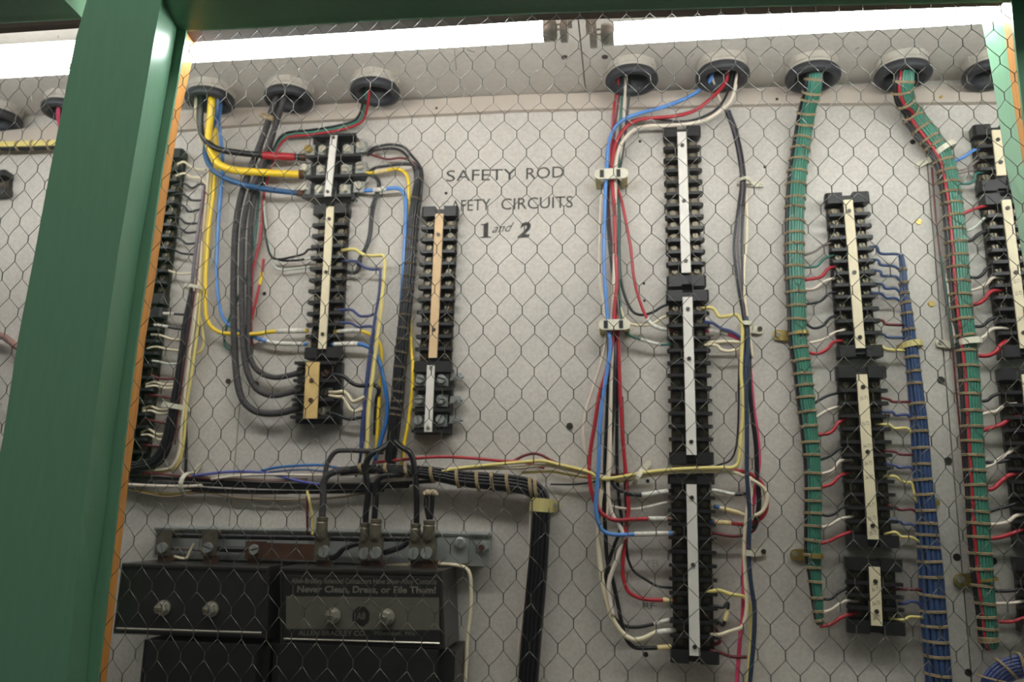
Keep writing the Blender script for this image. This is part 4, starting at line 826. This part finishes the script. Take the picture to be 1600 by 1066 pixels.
wire('teal', 2.5, [(1470, 400), (1477, 450), (1486, 520), (1490, 545)], 'thin dark green wire along the left side of the bent green harness', d=.014)
# coil of blue wire at the bottom right
t = thing('wire_bundle', 'curved laced bundle of violet-blue wires at the bottom right corner', 'wire bundle', P(1598, 1075, .01))
for k in range(7):
    rx_, ry_ = 68-6.2*k, 50-5.2*k
    mb = MB(); mb.tube(spline([P(1602-rx_*math.cos(a), 1076-ry_*math.sin(a)+max(0, -a)*60, .022+.002*math.sin(k*.6)) for a in [-.5, -.2, .1, .4, .7, 1.0, 1.3, 1.6, 1.9, 2.2]], 5), 5.6*pxm()/2, 8)
    mb.build('bundled_wire', WC['navy'], t, True)
for a in (.35, .95, 1.45):
    mb = MB()
    p0, p1 = P(1602-72*math.cos(a), 1076-54*math.sin(a), .026), P(1602-28*math.cos(a+.15), 1076-17*math.sin(a+.15), .026)
    for o_ in (-.001, .001):
        q = [p0+Vector((o_, .014, 0)), p0+Vector((o_, 0, 0)), p0.lerp(p1, .5)+Vector((o_, -.004, 0)), p1+Vector((o_, 0, 0)), p1+Vector((o_, .014, 0))]
        mb.tube(spline(q, 4), .0010, 5)
    mb.build('lacing_tie', CORD, t, True)
# left bay
t = harness('wire_bundle', 'laced bundle of pale yellow and black wires crossing the left bay', [(-60, 229, 16), (0, 229, 16), (50, 228, 16), (110, 226, 16)], ['black', 'paleyellow', 'paleyellow', 'paleyellow'], [2, 30, 53, 79], d=.02, hgt=.006, horiz=True)
wire('red', 7, [(93, 160, .068), (91, 176, .06), (92, 190, .04), (100, 215, .02)], 'pink-red wire hanging from the conduit left of the green post', d=.03, m=WC['pink'])
wire('grey', 12, [(-40, 520), (0, 524), (14, 532), (30, 544), (60, 560)], 'thick dull pink cable crossing the left bay', d=.02, name='cable', m=mat('dull_pink_jacket', (150, 112, 102), .6))
mb = MB(); mb.tube([P(-4, 633, .01), P(2, 631, .02), P(-3, 628, .012)], .002, 6); tag(mb.build('metal_clip', STEEL), 'small shiny metal clip at the left picture edge', 'clip')
# ------------------------------------------------------------------ clamps
def clamp(label, tab, screw, loop, m=NYL, smat=STEEL, d=.0, cat='clamp', sr=.0034):
    """tab: (x0,y0,x1,y1,width px) flat tab on the board; loop: (x0,y0,x1,y1,d,width px) strap over the wires"""
    A, B = P(tab[0], tab[1], .002), P(tab[2], tab[3], .002)
    t = thing('cable_clamp', label, cat, A, 'cable clamps screwed to the board')
    u = (B-A).normalized(); v = u.cross(NO); hw = tab[4]*pxm()/2; mb = MB(); poly = []
    for i in range(9):
        an = math.pi/2+math.pi*i/8; poly.append(A+u*math.cos(an)*hw+v*math.sin(an)*hw)
    poly += [B-v*hw, B+v*hw]
    mb.prism(poly, Vector((0, -.003, 0)))
    if loop:
        P0, P1 = P(loop[0], loop[1], .004), P(loop[2], loop[3], .004); uu = P1-P0; ww = loop[5]*pxm()/2
        vv = uu.normalized().cross(NO); ring = []
        for i in range(9):
            an = math.pi*i/8; c = P0+uu*(.5-.5*math.cos(an)); c.y = -.003-math.sin(an)**.6*loop[4]; ring.append([c+vv*ww, c-vv*ww, c-vv*ww+Vector((0, .002, 0)), c+vv*ww+Vector((0, .002, 0))])
        mb.loft(ring)
    mb.build('strap', m, t)
    if screw:
        mb = MB(); screw_mb(mb, P(screw[0], screw[1], .005), sr, .003, random.uniform(0, 3)); mb.build('screw', smat, t)
    return t
clamp('brass clamp holding the straight green harness at mid height', (1215, 524, 1240, 526, 16), (1215, 523), (1232, 526, 1262, 524, .030, 5), BRASS, STEEL)
clamp('brass clamp holding the straight green harness near its lower end', (1243, 867, 1262, 867, 16), (1242, 866), (1256, 867, 1284, 868, .030, 7), BRASS, STEEL)
clamp('brass clamp with a large brass screw beside the bent green harness', (1500, 907, 1520, 905, 18), (1499, 906), (1514, 906, 1552, 902, .032, 4), BRASS, STEEL, sr=.0045)
clamp('brass clamp just right of the blue harness', (1461, 785, 1445, 787, 12), (1460, 780), None, BRASS, STEEL)
clamp('white nylon clamp on the vertical trio, highest right of the centre column', (1190, 290, 1164, 288, 8), (1189, 290), (1174, 288, 1152, 287, .024, 5))
clamp('white nylon clamp on the wires right of the middle centre block', (1186, 517, 1168, 514, 12), (1187, 514), (1176, 515, 1152, 511, .036, 6), NYL, DSCR)
clamp('white nylon clamp with a dark screw, lowest right of the centre column', (1192, 863, 1172, 864, 11), (1193, 862), (1180, 864, 1158, 862, .036, 8), NYL, DSCR)
clamp('long white nylon clamp strapped diagonally over the bent green harness', (1434, 259, 1456, 248, 9), None, (1450, 252, 1486, 231, .036, 8))
clamp('yellowed nylon clamp over the blue harness', (1437, 537, 1420, 541, 10), (1437, 537), (1436, 540, 1402, 544, .032, 9), NYLY)
clamp('white nylon clamp over the bent green harness at mid height', (1468, 537, 1490, 540, 12), (1469, 535), (1486, 540, 1528, 537, .034, 9))
clamp('yellowed clear clamp on the black strap under the laced bundle', (868, 791, 850, 790, 16), (869, 790), (866, 791, 829, 788, .036, 20), NYLY, ZINC)
clamp('white nylon clamp on the left run beside the lower half-hidden block', (268, 634, 286, 638, 10), None, (262, 634, 298, 640, .032, 8))
clamp('small grey clamp at the top of the black bundle in the left run', (314, 455, 300, 453, 6), None, (295, 452, 326, 455, .030, 5))
clamp('white nylon tie looped over the left end of the horizontal run', (312, 728, 303, 741, 8), None, (304, 738, 297, 774, .034, 7))
clamp('pale nylon tie with its tail up, on the yellow wires left of the centre column', (1013, 724, 1000, 742, 9), None, (1004, 734, 990, 758, .034, 7))
def barclamp(px, py, wpx, hpx, d, label):
    c = P(px, py, d); t = thing('cable_clamp', label, 'clamp', (c.x, 0, c.z), 'bar clamps on the centre wire group'); w_ = wpx*pxm(d)/2; h_ = hpx*pxm(d)/2
    poly = []
    for s in (1, -1):
        for i in range(9):
            an = -math.pi/2+math.pi*i/8; poly.append(c+XH*s*((w_-h_)+math.cos(an)*h_)+ZH*s*math.sin(an)*h_)
    mb = MB(); mb.prism(poly, Vector((0, .004, 0))); mb.build('bar', NYL, t)
    mb = MB()
    for s in (-1, 1):
        mb.box(c+XH*s*w_*.78+Vector((0, (d)/2, 0)), XH*.004, Vector((0, d/2-.001, 0)), ZH*h_*.8)
    mb.build('post', NYLY, t)
    for s in (-.55, .42):
        mb = MB(); mb.box(c+XH*s*w_+NO*.0006, XH*.0028, Vector((0, .0006, 0)), ZH*h_*.72); mb.build('slot', BLK, t)
barclamp(955, 271, 56, 18, .042, 'upper milky nylon bar clamp across the centre wire group')
barclamp(960, 507, 50, 17, .042, 'lower milky nylon bar clamp across the centre wire group')
# ------------------------------------------------------------------ loose screws and holes on the board
def dot(px, py, r, m, kind, label, d=0.0):
    c = P(px, py, d); mb = MB()
    if kind == 'screw': screw_mb(mb, c, r, .0022, random.uniform(0, 3)); tag(mb.build('screw', m), label, 'screw', 'loose screws in the board')
    else: mb.revolve(c+Vector((0, .001, 0)), NO, [(r, 0), (r, .0014)], 16); tag(mb.build('drilled_hole', m), label, 'hole', 'drilled holes in the board')
dot(357, 596, .0038, RUST, 'screw', 'rusty screw left of the thick woven cables, above the horizontal run')
dot(401, 600, .0038, RUST, 'screw', 'rusty screw inside the loop of the thick woven cables')
dot(413, 459, .0030, HOLE, 'hole', 'small dark hole right of the spliced red wire')
dot(890, 666, .0048, DSCR, 'screw', 'slotted screw on the bare board left of the centre wire group')
dot(1435, 347, .0042, BRASS, 'screw', 'brass screw between blue and bent green harness, upper')
dot(1455, 475, .0044, BRASS, 'screw', 'brass slotted screw between blue and bent green harness, above the clamps')
dot(1470, 594, .0048, DSCR, 'screw', 'grey slotted screw between blue and bent green harness, just below the clamps')
dot(1481, 720, .0048, DSCR, 'screw', 'grey screw between blue and bent green harness, lowest of the screws there')
dot(1495, 871, .0048, HOLE, 'hole', 'drilled hole left of the bent green harness above the brass clamp')
dot(1552, 877, .0046, HOLE, 'hole', 'drilled hole right of the bent green harness')
dot(1513, 1051, .0044, HOLE, 'hole', 'drilled hole left of the curved blue bundle')
dot(1425, 189, .0038, HOLE, 'hole', 'dark hole left of the bend in the bent green harness') if False else dot(1426, 222, .0038, HOLE, 'hole', 'dark hole under the bend in the bent green harness')
dot(1000, 221, .0022, HOLE, 'hole', 'tiny hole left of the topmost white-strip block')
dot(1006, 443, .0020, HOLE, 'hole', 'upper of two tiny holes left of the centre column')
dot(1007, 470, .0020, HOLE, 'hole', 'lower of two tiny holes left of the centre column')
dot(1195, 261, .0022, HOLE, 'hole', 'tiny hole above the highest nylon clamp')
dot(697, 302, .0022, HOLE, 'hole', 'tiny hole beside the stencilled lettering')
dot(1009, 1023, .0034, HOLE, 'hole', 'small hole below the wires of the bottom centre block')
dot(1012, 752, .0026, HOLE, 'hole', 'small hole below the yellow wires left of the centre column')
dot(1214, 155, .0022, HOLE, 'hole', 'tiny hole in the trim strip left of the straight green harness', .009)
dot(1470, 152, .0024, BRASS, 'screw', 'small brass screw in the trim strip right of the bent green harness', .009)
dot(682, 169, .0020, HOLE, 'hole', 'tiny hole in the trim strip above the lettering', .009)
for x, y, lb in ((882, 99, 'left of the ceiling seam'), (945, 98, 'right of the ceiling seam')):
    xx, zz = un(x, y); Y = .612/zz; c = Vector((xx*Y, Y-CY, ceilz(xx*Y))); mb = MB(); screw_mb(mb, c, .0045, .0018, .5, Vector((0, 0, -1)))
    tag(mb.build('screw', DSCR), 'dark screw in the cabinet ceiling '+lb, 'screw')
# ------------------------------------------------------------------ lettering on the board
wb = bpy.data.objects.new('painted_lettering', None); C.objects.link(wb); wb.location = P(800, 330, .0004); WLOC[wb.name] = Vector(wb.location)
tag(wb, 'black stencilled words on the grey board, upper centre', 'lettering')
text('S', (697, 284), (711, 283), 20, .0004, INK, wb); text('AFETY', (713, 283), (806, 281), 20, .0004, INK, wb)
text('ROD', (822, 280), (881, 277), 20, .0004, INK, wb)
text('S', (690, 332), (703, 331), 20, .0003, INKF, wb, label='almost worn away letter'); text('AFETY', (704, 331), (766, 328), 20, .0004, INK, wb)
text('CIRCUITS', (783, 328), (895, 324), 20, .0004, INK, wb)
o1 = [(0, 0), (10, 0), (10, .8), (7.3, 1.2), (7.3, 14), (2.8, 12.3), (.2, 12.3), (.2, 11.6), (3, 11.2), (3, 1.2), (0, .8)]
mb = MB(); A0 = P(750, 372, .0004); mb.prism([A0+XH*x*1.85*pxm()+ZH*y*1.95*pxm() for x, y in o1], Vector((0, -.0002, 0))); mb.build('lettering', INK, wb)
text('and', (769, 364), (803, 361), 15, .0004, INK, wb, shear=.55)
text('2', (808, 371), (829, 370), 26, .0004, INK, wb, bold=.035, shear=.25)
for s, a, b, h_, lb in (('RF', (1006, 952), (1023, 952), 9, 'pencilled letters RF left of the bottom centre block'), ('*B', (1010, 886), (1029, 886), 11, 'faint pencilled mark left of the bottom centre block'), ('GE', (1012, 580), (1026, 580), 9, 'faint pencilled letters left of the middle centre block')):
    e = bpy.data.objects.new('pencil_mark', None); C.objects.link(e); e.location = P(a[0], a[1], .0004); WLOC[e.name] = Vector(e.location); tag(e, lb, 'lettering')
    text(s, a, b, h_, .0004, PEN if s == 'RF' else INKF, e)
# ------------------------------------------------------------------ steel rail and contactors
ra, rb = P(243, 824, .024), P(765, 834, .024)
rail = thing('steel_rail', 'galvanised angle rail behind the cable lugs, above the two black contactors', 'rail', Vector((ra.x, 0, ra.z)))
mb = MB(); c = (ra+rb)/2; X = (rb-ra)/2
mb.box(c+Vector((0, .012, -.001)), X, Vector((0, .012, 0)), ZH*.0015)              # top flange
mb.box(c+Vector((0, .002, -.022)), X, Vector((0, .0012, 0)), ZH*.021)
mb.tube([ra+Vector((0, 0, -.001)), rb+Vector((0, 0, -.001))], .0036, 10)
for t_ in (.02, .98):
    mb.box(ra.lerp(rb, t_)+Vector((0, .013, -.022)), XH*.001, Vector((0, .010, 0)), ZH*.020)
mb.build('angle', ZINC, rail)
mb = MB(); a, b = P(684, 840, .026), P(731, 880, .026); mb.box((a+b)/2, XH*abs(b.x-a.x)/2, Vector((0, .002, 0)), ZH*abs(a.z-b.z)/2); mb.build('bracket_plate', ZINC, rail)
mb = MB(); mb.revolve(P(719, 849, .027), NO, [(.009, 0), (.0085, .004), (.004, .006)], 16); screw_mb(mb, P(719, 849, .031), .0062, .004, .3); mb.build('screw', ZINC, rail)
mb = MB(); mb.revolve(P(754, 855, .023), NO, [(.010, 0), (.010, .002)], 6); mb.revolve(P(754, 855, .025), NO, [(.0075, 0), (.007, .006)], 6); mb.build('bolt', ZINC, rail)
mb = MB(); mb.revolve(P(752, 856, .031), NO, [(.0045, 0), (.004, .003)], 10); mb.build('bolt_tip', RUST, rail)
for q, lb in (([(250, 836), (330, 838), (440, 840), (560, 842), (600, 842), (655, 842)], 'upper black cable lying along the steel rail'), ([(330, 858), (400, 860), (490, 866), (520, 872), (538, 858), (560, 850), (590, 856)], 'lower black cable weaving behind the lugs at the steel rail'), ([(600, 864), (625, 856), (640, 846), (655, 844)], 'short black cable rising behind the right lugs')):
    wire('black', 9, q, lb, d=.044, m=BLK2, name='cable')
wire('cream', 4.5, [(272, 870), (290, 873), (297, 862), (303, 850)], 'short cream wire behind the straps of the left contactor', d=.040)
wire('grey', 6, [(268, 857), (300, 858), (320, 860)], 'dull brown wire behind the straps of the left contactor', d=.038)
def contactor(label, tl, tr, bl, br, d, rightside=True, labelplate=False, nuts=(), base=None):
    f = [P(*tl, d), P(*tr, d), P(*br, d), P(*bl, d)]
    loc = (f[2]+f[3])/2; loc.y = 0
    t = thing('contactor', label, 'contactor', loc, 'black contactors on the lower left')
    cx = sum((p for p in f), Vector())/4; sh = lambda k, y: [Vector((cx.x+(p.x-cx.x)*k[0], y, cx.z+(p.z-cx.z)*k[1])) for p in f]
    mb = MB()
    rings = [sh((1.0, 1.0), -.012), sh((1.0, 1.0), -d+.012), sh((1, 1), -d+.003), sh((.985, .965), -d), sh((.965, .90), -d), sh((.96, .885), -d+.002)]
    mb.loft(rings); mb.build('cover', CBLK, t)
    e0, e1 = f[3]*.97+f[2]*.03, f[2]*.97+f[3]*.03
    mb = MB(); mb.tube([e0+Vector((0, -.002, .008)), e1+Vector((0, -.002, .008))], .0011, 6); mb.build('edge_lip', STEEL, t)
    mb = MB(); b0 = base
    a, b = P(b0[0], b0[1], .06), P(b0[2], b0[3], .06); mb.box(((a.x+b.x)/2, -.045, (a.z+b.z)/2), XH*(b.x-a.x)/2, Vector((0, .044, 0)), ZH*(a.z-b.z)/2)
    mb.box(((a.x+b.x)/2, -.095, (a.z+b.z)/2+.01), XH*(b.x-a.x)*.42, Vector((0, .012, 0)), ZH*(a.z-b.z)*.40)
    mb.build('coil_housing', BLK, t)
    if labelplate:
        A_, B_ = P(447, 897, d+.0004), P(686, 1003, d+.0004)
        def L(x, y): # pixel on the label plane
            return P(x, y, d+.0006)
        def quad(x0, y0, x1, y1, m_, nm, dd, lb=None):
            mb = MB(); q = [P(x0, y0, dd), P(x1, y0+(x1-x0)*.008, dd), P(x1, y1+(x1-x0)*.008, dd), P(x0, y1, dd)]
            mb.prism(q, Vector((0, .002, 0))); o = mb.build(nm, m_, t)
            if lb: o['label'] = lb
            return o
        pl = quad(447, 900, 686, 1001, LBL, 'name_plate', d+.0012, 'grey printed name plate')
        k1 = MB()
        for y0, y1 in ((900, 931), (983, 1001.5)):
            k1.prism([P(447, y0, d+.0016), P(686, y0+2, d+.0016), P(686, y1+2, d+.0016), P(447, y1, d+.0016)], Vector((0, .0006, 0)))
        k1.build('black_band', BLK, pl)
        def T(s, x0, x1, y, h_, m_=LTXT, bold=0):
            text(s, (x0, y), (x1, y+(x1-x0)*.008), h_, d+.0019, m_, pl, bold=bold)
        T('Allen-Bradley Solenoid Contactors Have Silver-Alloy Contacts', 455, 682, 911.5, 8, bold=.01)
        T('Never Clean, Dress, or File Them!', 464, 681, 925.5, 10, bold=.03)
        T('ALLEN-BRADLEY CO.', 466, 572, 993, 7.5, bold=.01); T('Milwaukee, Wis.', 585, 650, 993, 6.5)
        T('Dressing or filing shortens the life of the contacts. They wear in service', 478, 652, 935.5, 3, PEN); T('and stay in good working order until the silver is gone', 482, 650, 941.5, 3, PEN)
        lg = MB(); c = P(564, 963, d+.002)
        pts = [c+XH*.0118*math.cos(a)+ZH*.0122*math.sin(a) for a in [math.pi/8+i*math.pi/4 for i in range(8)]]
        pin = [c+XH*.0100*math.cos(a)+ZH*.0104*math.sin(a) for a in [math.pi/8+i*math.pi/4 for i in range(8)]]
        for i in range(8):
            j = (i+1) % 8; lg.prism([pts[i], pts[j], pin[j], pin[i]], Vector((0, .0006, 0)))
        dk = [c+XH*.0088*math.cos(a)+ZH*.0092*math.sin(a) for a in [i*math.pi/12 for i in range(24)]]; lg.prism(dk, Vector((0, .0006, 0)))
        lg.build('octagon_emblem', BLK, pl)
        text('AB', (557, 968), (571, 968), 10, d+.0024, LBL, pl, bold=.02)
    for x, y in nuts:
        p = P(x+3, y-1, d+(.0032 if labelplate else -.001)); mb = MB(); mb.revolve(p, NO, [(.0100, 0), (.0100, .002), (.0085, .0022)], 20); mb.build('washer', STEEL, t)
        mb = MB(); mb.revolve(p, NO, [(.0082, .002), (.0082, .010), (.0070, .012), (.0034, .0122), (.0034, .018), (.0028, .0185)], 6); mb.build('hex_nut', STEEL, t)
        mb = MB(); mb.revolve(p, NO, [(.0032, .012), (.0032, .019), (.0025, .0195)], 14); mb.build('stud', SOLDER, t)
    return t
D1 = .10
con1 = contactor('plain black contactor cover at the lower left, next to the orange wood strip', (189, 880), (420, 886), (175, 991), (416, 999), D1, nuts=((253, 951), (328, 953)), base=(245, 995, 436, 1100))
con2 = contactor('black contactor with a grey printed name plate, right of the plain one', (436, 886), (690, 892), (436, 1008), (695, 1016), D1, labelplate=True, nuts=((518, 963), (602, 965)), base=(438, 1000, 716, 1100))
def strap(t, px, y0, y1, wpx, m, d, sx=None, lab='terminal_strap', rusty=True, scm=STEEL, scr=.0072):
    a, b = P(px, y0, d), P(px, y1, d); mb = MB(); mb.box((a+b)/2, XH*wpx*pxm(d)/2, Vector((0, .0015, 0)), ZH*(a.z-b.z)/2)
    mb.box(a+Vector((0, .02, -.002)), XH*wpx*pxm(d)/2, Vector((0, .02, 0)), ZH*.0015)
    o = mb.build(lab, m, t)
    if rusty:
        a, b = P(px, y1, d), P(px+1, y1+16, d); mb = MB(); mb.box((a+b)/2+Vector((0, .003, 0)), XH*(wpx-1)*pxm(d)/2, Vector((0, .002, 0)), ZH*(a.z-b.z)/2); mb.build('strap_foot', COPPER, t)
    if sx: mb = MB(); screw_mb(mb, P(sx[0], sx[1], d+.002), scr, .005, random.uniform(0, 3)); mb.build('strap_screw', scm, t)
strap(con1, 256, 828, 868, 26, SOLDER, .05, (255, 856), scm=ZINC); strap(con1, 328, 828, 868, 26, SOLDER, .05, (326, 856), scm=ZINC); strap(con1, 394, 846, 874, 22, COPPER, .05, (398, 859), scm=ZINC)
mb = MB(); a, b = P(405, 848, .053), P(497, 876, .053); mb.box((a+b)/2, XH*(b.x-a.x)/2, Vector((0, .0015, 0)), ZH*(a.z-b.z)/2); tag(mb.build('bus_bar', COPPER), 'brown copper bus bar joining the two contactors', 'bus bar')
def lug(t, px, ytop, ybot, wpx, sx, d=.052):
    a = P(px, ytop, d); b = P(px, ybot, d); mb = MB(); r = wpx*pxm(d)/2
    mb.revolve(Vector((a.x, a.y, a.z)), Vector((0, 0, -1)), [(r*.8, 0), (r*.95, .001), (r*.95, .005), (r*.8, .006), (r*.95, .008), (r*.98, (a.z-b.z)*.45), (r*.9, (a.z-b.z)*.5)], 16)
    mb.box(Vector(((a.x+b.x)/2, b.y, b.z+(a.z-b.z)*.27)), XH*r*1.15, Vector((0, .004, 0)), ZH*(a.z-b.z)*.27)
    mb.build('cable_lug', SOLDER, t, False)
    mb = MB(); screw_mb(mb, P(sx[0], sx[1], d+.005), .0080, .005, .8); mb.build('lug_screw', ZINC, t)
    a, b = P(px+1, ybot, d), P(px+1, ybot+14, d); mb = MB(); mb.box((a+b)/2+Vector((0, .002, 0)), XH*r*1.15, Vector((0, .003, 0)), ZH*(a.z-b.z)/2); mb.build('strap_foot', RUST, t)
lug(con2, 504, 808, 876, 19, (507, 862)); lug(con2, 571, 817, 876, 16, (570, 865), .050); lug(con2, 588, 811, 876, 19, (588, 864), .056)
lug(con2, 650, 818, 876, 17, (647, 865), .050); lug(con2, 671, 813, 876, 20, (667, 864), .056)
wire('cream', 6, [(600, 885), (640, 883), (690, 882), (720, 885), (733, 895), (736, 925), (734, 965), (730, 1000), (726, 1090)], 'cream wire bending round the right side of the contactor with the name plate', d=.03)
wire('greywhite', 4, [(239, 1000), (240, 1040), (240, 1090)], 'pale wire at the bottom left below the plain contactor', d=.02)
